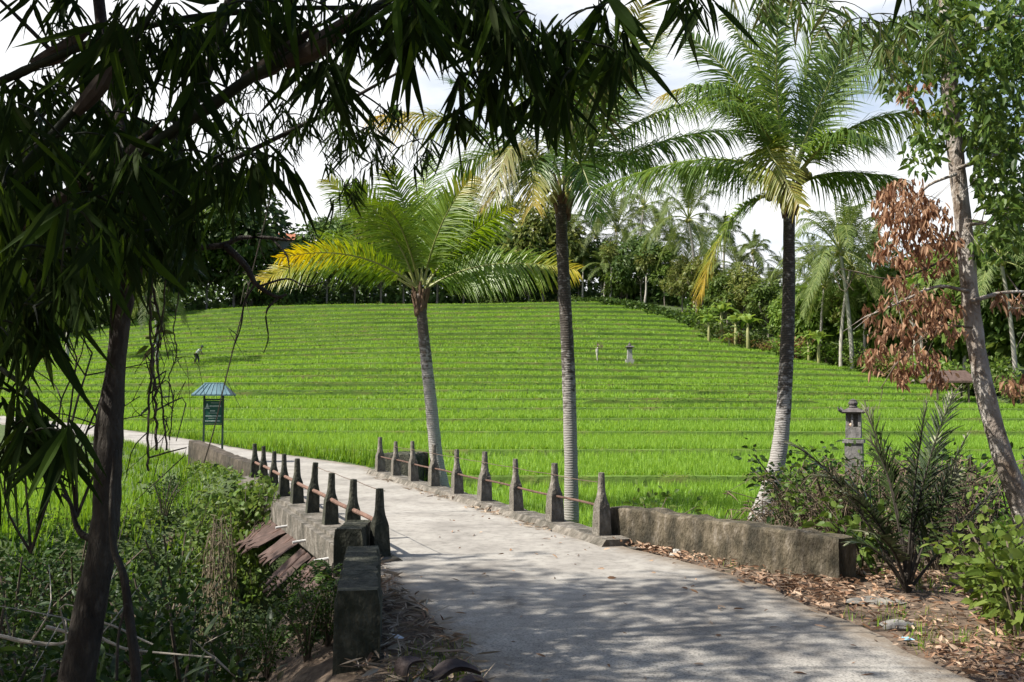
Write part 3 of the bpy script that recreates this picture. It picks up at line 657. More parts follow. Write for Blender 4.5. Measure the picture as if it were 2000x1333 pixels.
PAIRK, LMK, WK = 1.5, 1.32, .80
def near_palm(label, base, trunk_pts, trunk_r, mat_trunk, fronds, mat_leaf, depth, nuts=(), crown_px=None, fibre=True):
    base = np.asarray(base, float)
    root = thing('coconut_palm', label, 'palm tree', base)
    P = spline([q - base for q in trunk_pts], 60)
    rr = np.interp(np.linspace(0, 1, 60), np.linspace(0, 1, len(trunk_r)), trunk_r) * (1 + .012 * np.sin(np.arange(60) * 2.1))
    m_ = MB(); m_.tube(P, rr, 14, wob=.03); m_.build('trunk', mat_trunk, root, smooth=True)
    top = P[-1]
    if fibre:
        m_ = MB()
        for k in range(14):
            a = k * 2.4; d = np.array([math.cos(a), math.sin(a), 0]); z = rng.uniform(-.35, .25)
            m_.tube(spline([top + d * .10 + [0, 0, z - .3], top + d * .17 + [0, 0, z], top + d * .26 + [0, 0, z + .32]], 6), [.07, .075, .05, .045, .04, .03], 6, wob=.1)
        m_.build('frond_base', M_fibre, root)
    for f in fronds:
        pts = [at(px, py, depth + dz) - base for px, py, dz in f['p']]
        kw = {k: v for k, v in f.items() if k not in ('p', 'm')}
        kw['pairs'] = int(kw.get('pairs', 64) * PAIRK); kw['Lm'] = kw.get('Lm', .85) * LMK; kw['W'] = kw.get('W', .045) * WK; m_ = MB(); frond(m_, *pts, **kw); o = m_.build('frond', [f.get('m', mat_leaf), M_rachis], root)
    for px, py, dz, s in nuts:
        m_ = MB(); c = at(px, py, depth + dz) - base
        m_.lathe([(.001, -1.1 * s), (.55 * s, -.85 * s), (.92 * s, -.3 * s), (1.0 * s, .2 * s), (.8 * s, .75 * s), (.35 * s, 1.05 * s), (.001, 1.12 * s)], 9, c)
        m_.build('coconut', M_nut, root, smooth=True)
    return root

# young palm, yellowed lower fronds
d = 26.0
near_palm('short young palm with yellowed drooping fronds, left of the two tall palms', at(858, 945, d), [at(862, 960, d), at(852, 890, d), at(842, 790, d), at(832, 700, d), at(824, 620, d), at(821, 575, d)], [.26, .185, .17, .165, .15, .15],
    palm_bark('grey_palm_bark', (.085, .07, .055), (.34, .32, .295), z0=2.4, z1=4.4, freq=20), [
    dict(p=[(815, 568, 0), (665, 512, -.3), (512, 548, -.8)], yel=(.5, .8), Lm=.72, droop=.3, pairs=84, roll=1.0, W=.05, fwd=.42),
    dict(p=[(812, 560, -.3), (690, 500, -.9), (545, 505, -1.4)], yel=(.2, .9), Lm=.6, droop=.3, pairs=64, roll=-.8, W=.05, fwd=.4),
    dict(p=[(832, 566, 0), (955, 518, -.2), (1125, 528, -.4)], yel=(.65, .8), Lm=.85, droop=.4, pairs=84, roll=-.9, W=.05, fwd=.42),
    dict(p=[(815, 560, .3), (735, 440, .6), (640, 352, .9)], yel=(.75, .6), Lm=.9, pairs=70, roll=.9),
    dict(p=[(812, 560, -.2), (768, 460, -.6), (690, 368, -1.0)], Lm=.95, pairs=76, roll=-1.0),
    dict(p=[(818, 555, .2), (800, 440, .2), (760, 335, .2)], Lm=.95, pairs=76, yel=(.85, .3), roll=1.2),
    dict(p=[(824, 555, 0), (826, 430, .8), (835, 315, 1.4)], Lm=.95, pairs=76, roll=1.3),
    dict(p=[(828, 556, -.3), (862, 440, -.7), (922, 345, -1.1)], yel=(.62, .8), Lm=.85, pairs=84, roll=-1.25, W=.06, lift=.05),
    dict(p=[(832, 558, .3), (880, 460, .9), (925, 370, 1.6)], Lm=.9, pairs=66, roll=1.1),
    dict(p=[(832, 560, 0), (900, 475, .1), (998, 405, .1)], Lm=.8, pairs=70, yel=(.85, .5), roll=.6),
    dict(p=[(815, 563, .2), (735, 500, .9), (630, 460, 1.6)], Lm=.85, pairs=66),
    dict(p=[(830, 563, .4), (905, 530, 1.0), (985, 520, 1.9)], Lm=.85, pairs=60, droop=.5),
    dict(p=[(818, 555, -.1), (785, 450, -1.2), (745, 400, -2.0)], Lm=.9, pairs=60),
    ], M_pl_young, d)
# tall mid palm
d = 22.0
near_palm('tall palm with dark mossy upper trunk and coconuts, standing close behind the railing', at(1115, 1016, d), [at(1116, 1022, d), at(1115, 900, d), at(1110, 720, d), at(1102, 560, d), at(1097, 450, d), at(1100, 385, d)], [.185, .16, .16, .15, .14, .15],
    palm_bark('mossy_palm_bark', (.045, .038, .03), (.25, .235, .215), z0=2.2, z1=4.3, freq=17), [
    dict(p=[(1115, 368, 0), (1235, 245, .2), (1420, 185, .6)], Lm=.95, droop=.75, pairs=86, W=.05),
    dict(p=[(1115, 372, -.3), (1270, 285, -.6), (1440, 255, -.9)], Lm=.95, droop=.75, pairs=86, W=.05),
    dict(p=[(1090, 366, 0), (920, 245, -.2), (730, 230, -.4)], yel=(.35, .8), Lm=.9, droop=.8, pairs=84),
    dict(p=[(1108, 360, .2), (1185, 200, .4), (1255, 10, .8)], Lm=.95, pairs=84, yel=(.5, .5), roll=1.0),
    dict(p=[(1110, 360, -.2), (1215, 190, -.4), (1300, 40, -.5)], Lm=.9, pairs=80, yel=(.55, .4), roll=-.9),
    dict(p=[(1100, 360, .2), (1120, 190, .6), (1160, 60, 1.0)], Lm=.95, pairs=80, roll=1.1),
    dict(p=[(1096, 362, -.2), (1035, 190, -.6), (960, 90, -1.1)], Lm=.95, pairs=80, roll=.9),
    dict(p=[(1092, 364, .3), (985, 230, .8), (880, 160, 1.4)], Lm=.95, pairs=80),
    dict(p=[(1085, 372, -.4), (1010, 285, -1.2), (968, 385, -1.9)], m=M_pl_dry, Lm=.8, pairs=60, droop=.7),
    dict(p=[(1088, 374, .1), (1010, 350, -.2), (945, 405, -.5)], yel=(.4, .9), m=M_pl_dry, Lm=.5, pairs=50, droop=.5),
    dict(p=[(1092, 374, -.5), (1050, 310, -1.4), (1042, 400, -2.2)], yel=(.6, .7), Lm=.75, pairs=56, droop=.5),
    dict(p=[(1094, 370, .4), (1000, 300, 1.4), (890, 330, 2.4)], Lm=.9, pairs=70, droop=.6),
    dict(p=[(1112, 374, .5), (1190, 300, 1.3), (1270, 330, 2.4)], Lm=.9, pairs=66, droop=.7),
    dict(p=[(1106, 374, -.5), (1130, 320, -1.3), (1165, 420, -2.0)], Lm=.7, pairs=56, droop=.5),
    dict(p=[(1104, 360, -.1), (1145, 220, -1.0), (1190, 150, -1.8)], Lm=.9, pairs=70),
    ], M_pl_mid, d, nuts=[(1075, 355, -.3, .12), (1088, 372, -.35, .12), (1066, 372, -.2, .11), (1080, 388, -.3, .11), (1138, 352, -.2, .12), (1150, 345, 0, .11), (1128, 365, -.3, .11), (1112, 380, -.4, .11)])
# right palm, leaning foot
d = 19.5
near_palm('tall palm with curved pale foot behind the right parapet, yellow frond folded down', at(1488, 1012, d), [at(1482, 1022, d), at(1500, 965, d), at(1522, 880, d), at(1533, 760, d), at(1540, 600, d), at(1541, 460, d), at(1542, 372, d)], [.25, .19, .165, .15, .135, .12, .13],
    palm_bark('dark_palm_bark', (.04, .034, .028), (.27, .255, .24), z0=1.2, z1=3.6, freq=20), [
    dict(p=[(1532, 345, 0), (1440, 190, -.5), (1298, 185, -1.1)], yel=(.8, .7), Lm=.85, droop=.7, pairs=90, W=.045),
    dict(p=[(1530, 345, .2), (1460, 190, .6), (1345, 70, 1.2)], Lm=.85, pairs=84, roll=.9),
    dict(p=[(1535, 340, .1), (1500, 170, .3), (1415, 30, .7)], Lm=.85, pairs=78, roll=-.4),
    dict(p=[(1538, 335, -.2), (1516, 140, -.7), (1535, -70, -1.0)], Lm=.85, pairs=100, W=.05, roll=1.3),
    dict(p=[(1545, 335, 0), (1575, 150, .4), (1605, -60, .9)], Lm=.85, pairs=80, roll=.4),
    dict(p=[(1550, 335, -.2), (1608, 190, -.4), (1672, 60, -.6)], Lm=.85, pairs=84, yel=(.9, .3), roll=-1.0),
    dict(p=[(1555, 335, .3), (1640, 175, .8), (1750, 100, 1.5)], Lm=.85, pairs=80, yel=(.8, .3), roll=.8),
    dict(p=[(1560, 340, 0), (1685, 240, -.2), (1845, 225, -.4)], yel=(.6, .95), Lm=.8, droop=.8, pairs=90),
    dict(p=[(1562, 360, 0), (1645, 338, -.1), (1765, 352, -.2)], Lm=.75, droop=.85, pairs=84),
    dict(p=[(1530, 345, -.6), (1500, 290, -1.4), (1562, 405, -2.2)], yel=(.0, .5), Lm=.55, pairs=64, droop=.35, W=.05),
    dict(p=[(1528, 350, .2), (1380, 312, .3), (1170, 368, .5)], Lm=.85, droop=.8, pairs=90),
    dict(p=[(1520, 378, -.1), (1430, 430, -.4), (1372, 568, -.9)], yel=(.4, .85), Lm=.7, droop=.5, pairs=76),
    dict(p=[(1526, 360, .3), (1430, 330, .9), (1320, 330, 1.7)], Lm=.85, droop=.8, pairs=70),
    dict(p=[(1535, 340, -.3), (1480, 240, -1.2), (1400, 200, -2.0)], Lm=.85, pairs=70, droop=.5),
    dict(p=[(1555, 345, -.3), (1630, 270, -1.2), (1700, 270, -2.0)], Lm=.8, pairs=70, droop=.6),
    ], M_pl_right, d, nuts=[(1512, 372, -.2, .10), (1503, 385, -.2, .10), (1508, 358, -.1, .10), (1570, 338, -.2, .11), (1578, 345, 0, .10), (1525, 390, -.3, .09), (1565, 352, -.3, .09)])

# far palms: trunk and crown only, they are a few dozen pixels tall
def far_palm(seed, lean=.6, h=12.0, nf=28, hang=0.0, L=6.8):
    root = thing('far_palm', 'x', 'palm tree')
    m_ = MB(); P = spline([(0, 0, -1.5), (lean * .1, 0, h * .3), (lean * .5, 0, h * .7), (lean, 0, h)], 14)
    m_.tube(P, np.linspace(.24, .15, 14), 7); m_.build('trunk', M_fartrunk, root, smooth=True)
    top = P[-1]; m_ = MB()
    for k in range(nf):
        a = k * 2.399 + rng.normal(0, .2); e = math.radians(np.interp(k, [0, nf * .3, nf], [82, 50, -35 - hang]) + rng.normal(0, 7))
        l = L * rng.uniform(.85, 1.1); d_ = np.array([math.cos(a) * math.cos(e), math.sin(a) * math.cos(e), math.sin(e)])
        mid = top + d_ * l * .55 + np.array([0, 0, .10 * l]) * math.cos(e); end = top + d_ * l * .95 - np.array([0, 0, l * .32]) * math.cos(e)
        frond(m_, top, mid, end, pairs=46, Lm=1.2, W=.085, droop=.55, start=.18, stalk=.05)
    for k in range(9):
        a = k * .8; m_.lathe([(.01, -.2), (.17, -.05), (.16, .12), (.01, .2)], 6, top + np.array([math.cos(a) * .3, math.sin(a) * .3, -.35 + .1 * (k % 3)]), 2)
    m_.build('crown', [M_pl_far, M_rachis, M_nut], root)
    return root
M_fartrunk = noise_mat('pale_trunk', [(.3, (.20, .18, .15)), (.7, (.42, .39, .35))], 3, stretch=(1, 1, .4), bump=.2)
FP = [far_palm(1, .7), far_palm(2, -1.0, hang=25), far_palm(3, .3, nf=17, L=4.0), far_palm(4, 1.6, hang=15, nf=20)]
far_list = [   # px of crown, py of crown, Y, prototype, label
    (1165, 485, 146, 1, 'far palm with drooping crown just right of the tall mossy palm trunk'), (1258, 425, 150, 3, 'tallest far palm of the skyline, its leaning pale trunk left of the hedge'),
    (1285, 480, 144, 0, 'smaller far palm tucked under the tallest skyline palm'), (1345, 450, 128, 1, 'far palm with straight white trunk at the upper end of the field border'),
    (1472, 515, 122, 2, 'dark far palm behind the banana plants'), (1535, 535, 128, 0, 'far palm half hidden by the dark leaning palm trunk'),
    (1640, 490, 90, 1, 'big shaggy palm with pale twin trunks at the right field border'), (1662, 520, 92, 3, 'second shaggy palm beside the big one at the right field border'),
    (1700, 505, 110, 0, 'pale palm crown behind the withered brown leaves'), (1000, 430, 152, 2, 'dark skyline palm left of the tall mossy trunk'), (960, 465, 156, 0, 'thin skyline palm right of the young yellow palm'),
    (1108, 470, 156, 1, 'skyline palm peeping out beside the tall mossy trunk'), (1310, 500, 150, 2, 'short skyline palm left of the white trunk palm'), (1230, 520, 142, 0, 'lowest palm below the leaning skyline palm'), (1140, 530, 144, 2, 'low palm crown close right of the tall mossy trunk'), (1185, 545, 142, 0, 'low palm below the drooping far palm'), (1370, 505, 132, 3, 'palm crown right behind the white trunk palm'), (1440, 545, 124, 0, 'low palm crown above the banana plants'), (1505, 560, 118, 1, 'low drooping palm left of the dark leaning palm trunk'), (1610, 560, 98, 0, 'low palm at the foot of the shaggy twin palms'), (1690, 585, 94, 2, 'low palm behind the lower withered leaves'), (1590, 520, 118, 0, 'thin palm crown right of the dark leaning palm trunk'), (905, 480, 156, 1, 'skyline palm behind the right fronds of the young palm'), (630, 470, 158, 2, 'skyline palm behind the left fronds of the young palm'), (1205, 470, 158, 0, 'hazy far palm between the two drooping skyline palms'), (1415, 480, 140, 2, 'low far palm right of the white trunk palm'), (1955, 510, 75, 1, 'drooping palm at the right edge behind the leaning tree'),
    (1905, 545, 82, 3, 'yellowish palm right of the leaning tree trunk'), (700, 440, 158, 0, 'skyline palm behind the young palm'), (300, 560, 92, 1, 'bushy palm behind the dark forked trunk'), (140, 520, 100, 2, 'palm behind the bamboo at far left')]
first = {}
for px, py, Y, k, lab in far_list:
    py -= 22 if 1120 < px < 1500 else 0; p = at(px, py, Y); g = float(gz(p[0], Y)); sc = max(.35, (p[2] - g) / 12.0)
    s3 = (min(1.05, max(.75, sc)),) * 2 + (sc,)
    rz = rng.uniform(-.5, .5)
    lx = [.7, -1.0, .3, 1.6][k] * s3[0]
    loc = (p[0] - lx * math.cos(rz), Y - lx * math.sin(rz), g)
    # crowns keep their proportions: scale is uniform within a little
    if k not in first:
        r = FP[k]; first[k] = 1; r.location = loc; r.rotation_euler = (0, 0, rz); r.scale = s3; r['label'] = lab; r['group'] = 'palms along the forest edge'
    else: dup(FP[k], loc, rz, lab, 'palms along the forest edge', s3)

# ------------------------------------------------------------------ broadleaf trees of the forest edge
M_bark_far = noise_mat('forest_bark', [(.3, (.10, .085, .07)), (.7, (.26, .23, .19))], 4, bump=.3)
LM = [leaf_mat('leaf_deep', [(.045, .085, .022), (.075, .125, .032), (.11, .165, .05)], .33, objvar=.3, nscale=.35),
      leaf_mat('leaf_mid', [(.075, .125, .024), (.11, .17, .035), (.155, .21, .05)], .36, objvar=.3, nscale=.35),
      leaf_mat('leaf_yellowish', [(.09, .12, .025), (.14, .17, .04), (.19, .19, .06)], .35, objvar=.2, nscale=.4),
      leaf_mat('leaf_lit', [(.08, .14, .02), (.12, .20, .03), (.17, .25, .05)], .35, objvar=.2, nscale=.4)]
def broad(h, r, nleaf, ls, lm, lobes=9, trunk=.16, low=.35, shape='oval', name='forest_tree', cat='tree'):
    root = thing(name, 'x', cat)
    cs = []
    for k in range(lobes):
        a = k * 2.399 + rng.normal(0, .3); f = (k + .5) / lobes; zz = h * (low + (1 - low) * (.15 + .75 * f)); rr = r * (.75 * math.sqrt(max(0, 1 - (2 * f - .75) ** 2 * .7))) * rng.uniform(.5, 1.05)
        cs.append((np.array([rr * math.cos(a), rr * math.sin(a), zz]), r * rng.uniform(.34, .55)))
    m_ = MB(); m_.tube(spline([(0, 0, -.8), (.05 * r, 0, h * low * .6), (0, .06 * r, h * .6)], 8), np.linspace(trunk, trunk * .5, 8), 7)
    for c, q in cs:
        st = np.array([0, 0, h * low * .7 + .1 * c[2]]); m_.tube(spline([st, (st + c) / 2 + [0, 0, -.05 * h], c], 6), np.linspace(trunk * .45, trunk * .12, 6), 5)
    m_.build('trunk', M_bark_far, root, smooth=True)
    m_ = MB(); per = nleaf // lobes
    for c, q in cs:
        d_ = rdir(per); rad = q * rng.uniform(.35, 1, per) ** .5; P = c + d_ * rad[:, None] * [1.15, 1.15, .8]
        P += nrm(rng.normal(0, 1, (per, 3))) * q * .12
        D = d_ + rdir(per) * .9 + [0, 0, -.25]
        m_.leaves(P, D, d_ + rdir(per) * .8 + [0, 0, .5], ls * rng.uniform(.6, 1.3, per), ls * .55 * rng.uniform(.7, 1.2, per), .25, shape, fold=0)
    m_.build('crown', LM[lm], root)
    return root
BT = [broad(12, 4.2, 3600, .62, 0, 11), broad(14, 3.6, 3600, .6, 1, 12, low=.3), broad(10, 4.0, 3000, .6, 0, 10, low=.25), broad(11, 3.4, 3200, .5, 2, 11, low=.3, shape='blade'), broad(8, 3.2, 2600, .55, 1, 9, low=.15), broad(7, 3.0, 2600, .5, 3, 9, low=.12)]
BH = [12, 14, 10, 11, 8, 7]
bt_used = set()
wherel = lambda px: ('above the far left road' if px < 300 else 'behind the dark forked trunk' if px < 420 else 'left of the red roof' if px < 560 else 'behind the young palm' if px < 920 else 'left of the tall mossy trunk' if px < 1100 else 'above the clipped hedge' if px < 1340 else 'behind the banana plants' if px < 1530 else 'right of the dark leaning palm trunk' if px < 1720 else 'behind the withered brown leaves' if px < 1880 else 'at the right picture edge')
wl = ['dark rounded', 'tall mid green', 'low dark spreading', 'yellowish feathery', 'bushy mid green', 'bright leafy']
def px_edge(px): return np.interp(px, [-400, 60, 350, 700, 1100, 1200, 1300, 1400, 1500, 1700, 1830, 2100], [120, 128, 146, 148, 145, 139, 128, 111, 103, 90, 79, 66])
trees = [(60, 4, 15, 0), (150, 2, 15, 1), (230, 4, 15, 0), (300, 2, 13, 2), (350, 4, 15, 0), (400, 3, 18, 1), (450, 3, 17, 0), (488, 4, 10, 4), (520, 3, 6.2, 2), (538, 3, 6.0, 4), (566, 2, 6.0, 2), (590, 4, 11, 1), (640, 3, 12, 0), (690, 4, 13, 1), (740, 3, 14, 3), (790, 5, 16, 1), (850, 4, 15, 0), (905, 3, 12, 3), (950, 4, 11, 4), (985, 3, 10, 0), (1030, 2, 11, 2), (1062, 1, 14, 3), (1088, 3, 10, 2),
         (1130, 4, 11, 1), (1180, 6, 10, 0), (1215, 4, 8, 4), (1255, 5, 10, 0), (1300, 7, 10, 1), (1335, 6, 8, 3), (1375, 9, 9, 3), (1420, 9, 7, 4), (1455, 10, 8, 3), (1500, 9, 7, 4), (1545, 7, 6, 5), (1585, 6, 7, 5), (1625, 9, 7, 5), (1680, 8, 8, 3), (1725, 9, 9, 5), (1770, 9, 10, 5), (1815, 10, 11, 4), (1860, 9, 11, 3), (1910, 9, 12, 5), (1960, 8, 12, 4), (2010, 7, 13, 1), (2060, 8, 12, 0), (20, 3, 14, 2), (-40, 5, 15, 1)]
for px, off, h, k in trees:
    Y = float(px_edge(px)) + off; x = (px - 1000) / F * Y; h *= 1.3 if px < 1100 else 1.0 if px < 1560 else 1.08; s = h / BH[k]
    lab = '%s tree in the forest row %s' % (wl[k], wherel(px))
    loc = (x, Y, float(gz(x, Y)))
    if k not in bt_used: bt_used.add(k); r = BT[k]; r.location = loc; r.scale = (s,) * 3; r['label'] = lab; r['group'] = lab + 's'
    else: dup(BT[k], loc, rng.uniform(0, 6.28), lab, lab + 's', s * rng.uniform(.93, 1.07))
# the wood behind the first row reads as one mass
m_ = MB()
n = 40000; X = rng.uniform(-110, 95, n); e = px_edge(1000 + X / 140 * F)
Y = e + rng.uniform(9, 26, n); hmax = 8.0 - 3.2 * sstep(1080, 1150, 1000 + X / Y * F) * (1 - sstep(1560, 1700, 1000 + X / Y * F)) + 2.0 * vnoise(X, Y, 6, 1) + 1.4 * vnoise(X, Y, 2.3, 2); Z = gz(X, Y) + hmax * rng.random(n) ** .75
m_.leaves(np.column_stack([X, Y, Z]), rdir(n, -1, .4), rdir(n, -.1, 1) + [0, -.6, 0], rng.uniform(.6, 1.2, n), rng.uniform(.4, .7, n), .2, 'blade', fold=0)
n = 22000; X = rng.uniform(-110, 95, n); Y = px_edge(1000 + X / 140 * F) + rng.uniform(5, 22, n); Z = gz(X, Y) + rng.uniform(-.3, 4.2, n)
m_.leaves(np.column_stack([X, Y, Z]), rdir(n, -1, .4), rdir(n, -.1, 1) + [0, -.6, 0], rng.uniform(.6, 1.1, n), rng.uniform(.4, .7, n), .2, 'blade', fold=0)
o = m_.build('forest', LM[0]); tag(o, 'dark mass of forest closing the view behind the field', 'forest', kind='stuff')
# hedge along the upper right border of the field
M_hedge = leaf_mat('hedge_leaf', [(.03, .06, .014), (.05, .09, .018), (.09, .14, .03)], .25)
m_ = MB(); hp = spline([at(1120, 592, 141.0), at(1180, 603, 137.5), at(1250, 618, 131), at(1300, 633, 125.5), at(1345, 648, 119)], 40)
hp[:, 2] = gz(hp[:, 0], hp[:, 1]) + .6
o0 = hp[0].copy()
k = 5200; i = rng.integers(0, 40, k); P = hp[i] + rng.normal(0, .35, (k, 3)) * [1.2, 1.0, .0]; P[:, 2] += rng.uniform(-.3, 1.25, k) * (1 - .3 * rng.random(k))
m_.leaves(P - o0, rdir(k, -.3, 1), rdir(k, 0, 1), .42, .26, .1, 'blade', fold=0)
root = thing('hedge', 'clipped dark hedge running down the upper right border of the terraces', 'hedge', o0); m_.build('foliage', M_hedge, root)
# white trunks
for px, py0, py1, Y, lab in ((1190, 590, 520, 140, 'thin forked white trunk above the hedge'), (1258, 612, 540, 135, 'bare white trunk behind the hedge end'), (1782, 742, 640, 82, 'white bare trunk behind the withered leaves'), (1795, 744, 650, 83, 'second white trunk close beside the other behind the withered leaves')):
    a = at(px, py0, Y); b = at(px + 4, py1, Y); a[2] = gz(a[0], a[1]) - .3
    root = thing('bare_tree', lab, 'tree', a); m_ = MB()
    m_.tube(spline([(0, 0, 0), (b - a) * .5 + [.15, 0, 0], b - a], 8), np.linspace(.22, .12, 8), 7)
    for s_ in (-1, 1): m_.tube(spline([b - a, b - a + [s_ * .5, .2, .9], b - a + [s_ * 1.3, .3, 2.0]], 6), np.linspace(.1, .04, 6), 5)
    m_.build('trunk', M_fartrunk, root, smooth=True)
    m_ = MB(); n = 500; c = b - a + [0, .2, 2.3]; d_ = rdir(n); m_.leaves(c + d_ * rng.uniform(.4, 1.7, n)[:, None], d_ + [0, 0, -.5], rdir(n, 0, 1), .45, .22, .2, 'blade', fold=0); m_.build('crown', LM[2], root)

# banana plants and undergrowth on the right border
M_ban = leaf_mat('banana_leaf', [(.10, .17, .03), (.15, .23, .04), (.20, .27, .06)], .4, objvar=.15)
def banana(h):
    root = thing('banana_plant', 'x', 'banana plant'); m_ = MB()
    m_.tube([(0, 0, -.8), (.03, 0, h * .35), (0, .02, h * .6)], [.16, .13, .08], 8); m_.build('stem', plain('banana_stem', (.22, .22, .09)), root, smooth=True)
    m_ = MB(); n = 9
    for k in range(n):
        a = k * 2.4; e = math.radians(np.interp(k, [0, n], [82, 30])); d_ = np.array([math.cos(a) * math.cos(e), math.sin(a) * math.cos(e), math.sin(e)])
        for seg in range(1): m_.leaves([[0, 0, h * .58]], [d_], [np.array([-d_[0] * .6, -d_[1] * .6, 1]) + rng.normal(0, .3, 3)], h * .58, h * .12, .75, 'lance', fold=.2)
    m_.build('crown', M_ban, root); return root
b0_ = banana(4.0); bl = [(1385, 668, 107, 1.35, 'leftmost bright banana plant at the right field border'), (1410, 655, 108, 1.75, 'tall bright banana plant at the field border'), (1438, 668, 105, 1.5, 'banana plant with spread leaves in the middle of its clump'), (1462, 680, 102.5, 1.6, 'banana plant at the right end of the bright clump'), (1425, 685, 104, .8, 'small banana plant at the foot of the bright clump'), (1580, 690, 95.5, 1.3, 'banana plant just right of the dark leaning palm trunk'),
    (1600, 705, 93.5, 1.4, 'yellow green banana plant before the twin palm trunks'), (430, 588, 147, .9, 'banana plant at the field top left of the young palm'), (480, 586, 148, .8, 'second banana plant below the red roof')]
for i_, (px, py, Y, s, lab) in enumerate(bl):
    x = (px - 1000) / F * Y; loc = (x, Y, float(gz(x, Y)))
    if i_ == 0: b0_.location = loc; b0_['label'] = lab; b0_['group'] = 'banana plants'; b0_.scale = (s,) * 3
    else: dup(b0_, loc, rng.uniform(0, 6), lab, 'banana plants', s)
def shrub(h, r, n, ls, mat_, name='shrub', shape='oval', stems=9, up=.3, wr=.5):
    root = thing(name, 'x', 'shrub'); m_ = MB(); tips = []
    for k in range(stems):
        a = k * 2.4 + rng.normal(0, .3); e = rng.uniform(.25, 1.0); t_ = np.array([math.cos(a) * r * e, math.sin(a) * r * e, h * rng.uniform(.6, 1.0)])
        P = spline([(0, 0, -.25), t_ * [.35, .35, .55], t_], 7); m_.tube(P, np.linspace(.018, .006, 7) * max(h, .5), 5); tips.append(P)
    m_.build('stems', M_twig, root)
    m_ = MB(); T = np.concatenate([p[2:] for p in tips]); i = rng.integers(0, len(T), n)
    P = T[i] + rng.normal(0, .16 * r, (n, 3)); D = nrm(P - [0, 0, h * .3]) + rdir(n) * .8 + [0, 0, up - .3]
    m_.leaves(P, D, rdir(n, .1, 1), ls * rng.uniform(.6, 1.25, n), ls * wr * rng.uniform(.8, 1.2, n), .3, shape, fold=.15 if shape != 'blade' else 0)
    m_.build('foliage', mat_, root); return root
M_twig = noise_mat('twig_bark', [(.3, (.06, .045, .032)), (.7, (.16, .125, .09))], 10, bump=.2)
M_twig_dark = noise_mat('dark_twig', [(.3, (.025, .02, .016)), (.7, (.06, .05, .04))], 10, bump=.2)
sh_far = [shrub(2.2, 1.8, 520, .42, LM[3], wr=.5), shrub(2.0, 1.9, 520, .4, LM[1], wr=.5), shrub(1.8, 1.6, 420, .42, leaf_mat('dry_bush_leaf', [(.14, .10, .04), (.22, .14, .06), (.16, .15, .05)], .3, objvar=.2), wr=.35)]
nm3 = ['bright green bush', 'dull green bush', 'brownish dry bush']; used = set()
spots = [(1370, 2), (1400, 0), (1440, -.5), (1475, 0), (1500, 0), (1530, 0), (1555, 0), (1590, 0), (1615, .5), (1650, 1), (1685, 0), (1720, 0), (1745, 1), (1775, .5), (1815, 1), (1845, 1), (1870, 0), (1905, 2), (1940, 2), (1980, 1), (2020, 0)] + [(q, 0) for q in range(360, 1120, 42)] + [(q, 3) for q in range(-20, 340, 60)]
for i_, (px, off) in enumerate(spots):
    k = (i_ * 7 + i_ // 3) % 3; Y = float(px_edge(px)) + off - 1.0; x = (px - 1000) / F * Y; loc = (x, Y, float(gz(x, Y)) + .1); s = rng.uniform(.7, 1.25) * (.75 if 340 < px < 1150 else 1.1)
    lab = '%s at the edge of the rice %s' % (nm3[k], wherel(px))
    if k not in used: used.add(k); r = sh_far[k]; r.location = loc; r.scale = (s,) * 3; r['label'] = lab; r['group'] = lab
    else: dup(sh_far[k], loc, rng.uniform(0, 6), lab, lab, s)
# ------------------------------------------------------------------ bamboo
M_bam = leaf_mat('bamboo_leaf_shaded', [(.012, .025, .006), (.018, .035, .008), (.024, .044, .010), (.028, .041, .011), (.014, .028, .007), (.020, .035, .008), (.02, .04, .008), (.06, .11, .014), (.03, .055, .010)], trans=.42, rough=.7, spec=.06)  # leaf colour darkened to stand in for backlit shade
M_bam_lit = leaf_mat('bamboo_leaf_lit', [(.05, .10, .02), (.075, .13, .022), (.10, .15, .03), (.13, .12, .04)], trans=.35, rough=.45, spec=.25)  # lit copy of the bamboo leaf colour, brighter for sunlit tips
M_culm = noise_mat('bamboo_culm', [(.3, (.012, .016, .009)), (.7, (.032, .036, .018))], 8, bump=.15, rough=.6, spec=.15)
M_sheath = noise_mat('culm_sheath', [(.3, (.03, .021, .015)), (.7, (.09, .065, .045))], 9, bump=.3, stretch=(1, 1, .3))
def hang_leaves(m_, anchors, L_, W_, per=(6, 10), bias=(0, 0), spread=.75, side=1.0, mi=0):
    """fans of lance leaves hanging from twig ends"""
    P, D, N, Ln, Ww = [], [], [], [], []
    for a in anchors:
        fs = rng.uniform(.7, 1.2); k = rng.integers(*per); base = nrm(np.array([bias[0] + rng.normal(0, .28), rng.normal(0, .3), -1 + bias[1]]))
        az = rng.uniform(0, 6.28)
        for q in range(k):
            f = (q / max(k - 1, 1) - .5) * 2 * spread + rng.normal(0, .12)
            sv = np.array([math.cos(az), math.sin(az) * .7, 0])
            P.append(a + rng.normal(0, .022, 3)); D.append(base + sv * math.tan(np.clip(f, -1.2, 1.2)) + rng.normal(0, .12, 3))
            N.append(np.array([-math.sin(az), math.cos(az), .2]) + rng.normal(0, .45, 3)); s = rng.uniform(.5, 1.2) * fs; Ln.append(L_ * s); Ww.append(W_ * rng.uniform(.7, 1.25) * s)
    m_.leaves(np.array(P), np.array(D), np.array(N), np.array(Ln), np.array(Ww), rng.uniform(-.06, .14, len(P)), 'lance', mi, fold=.3)
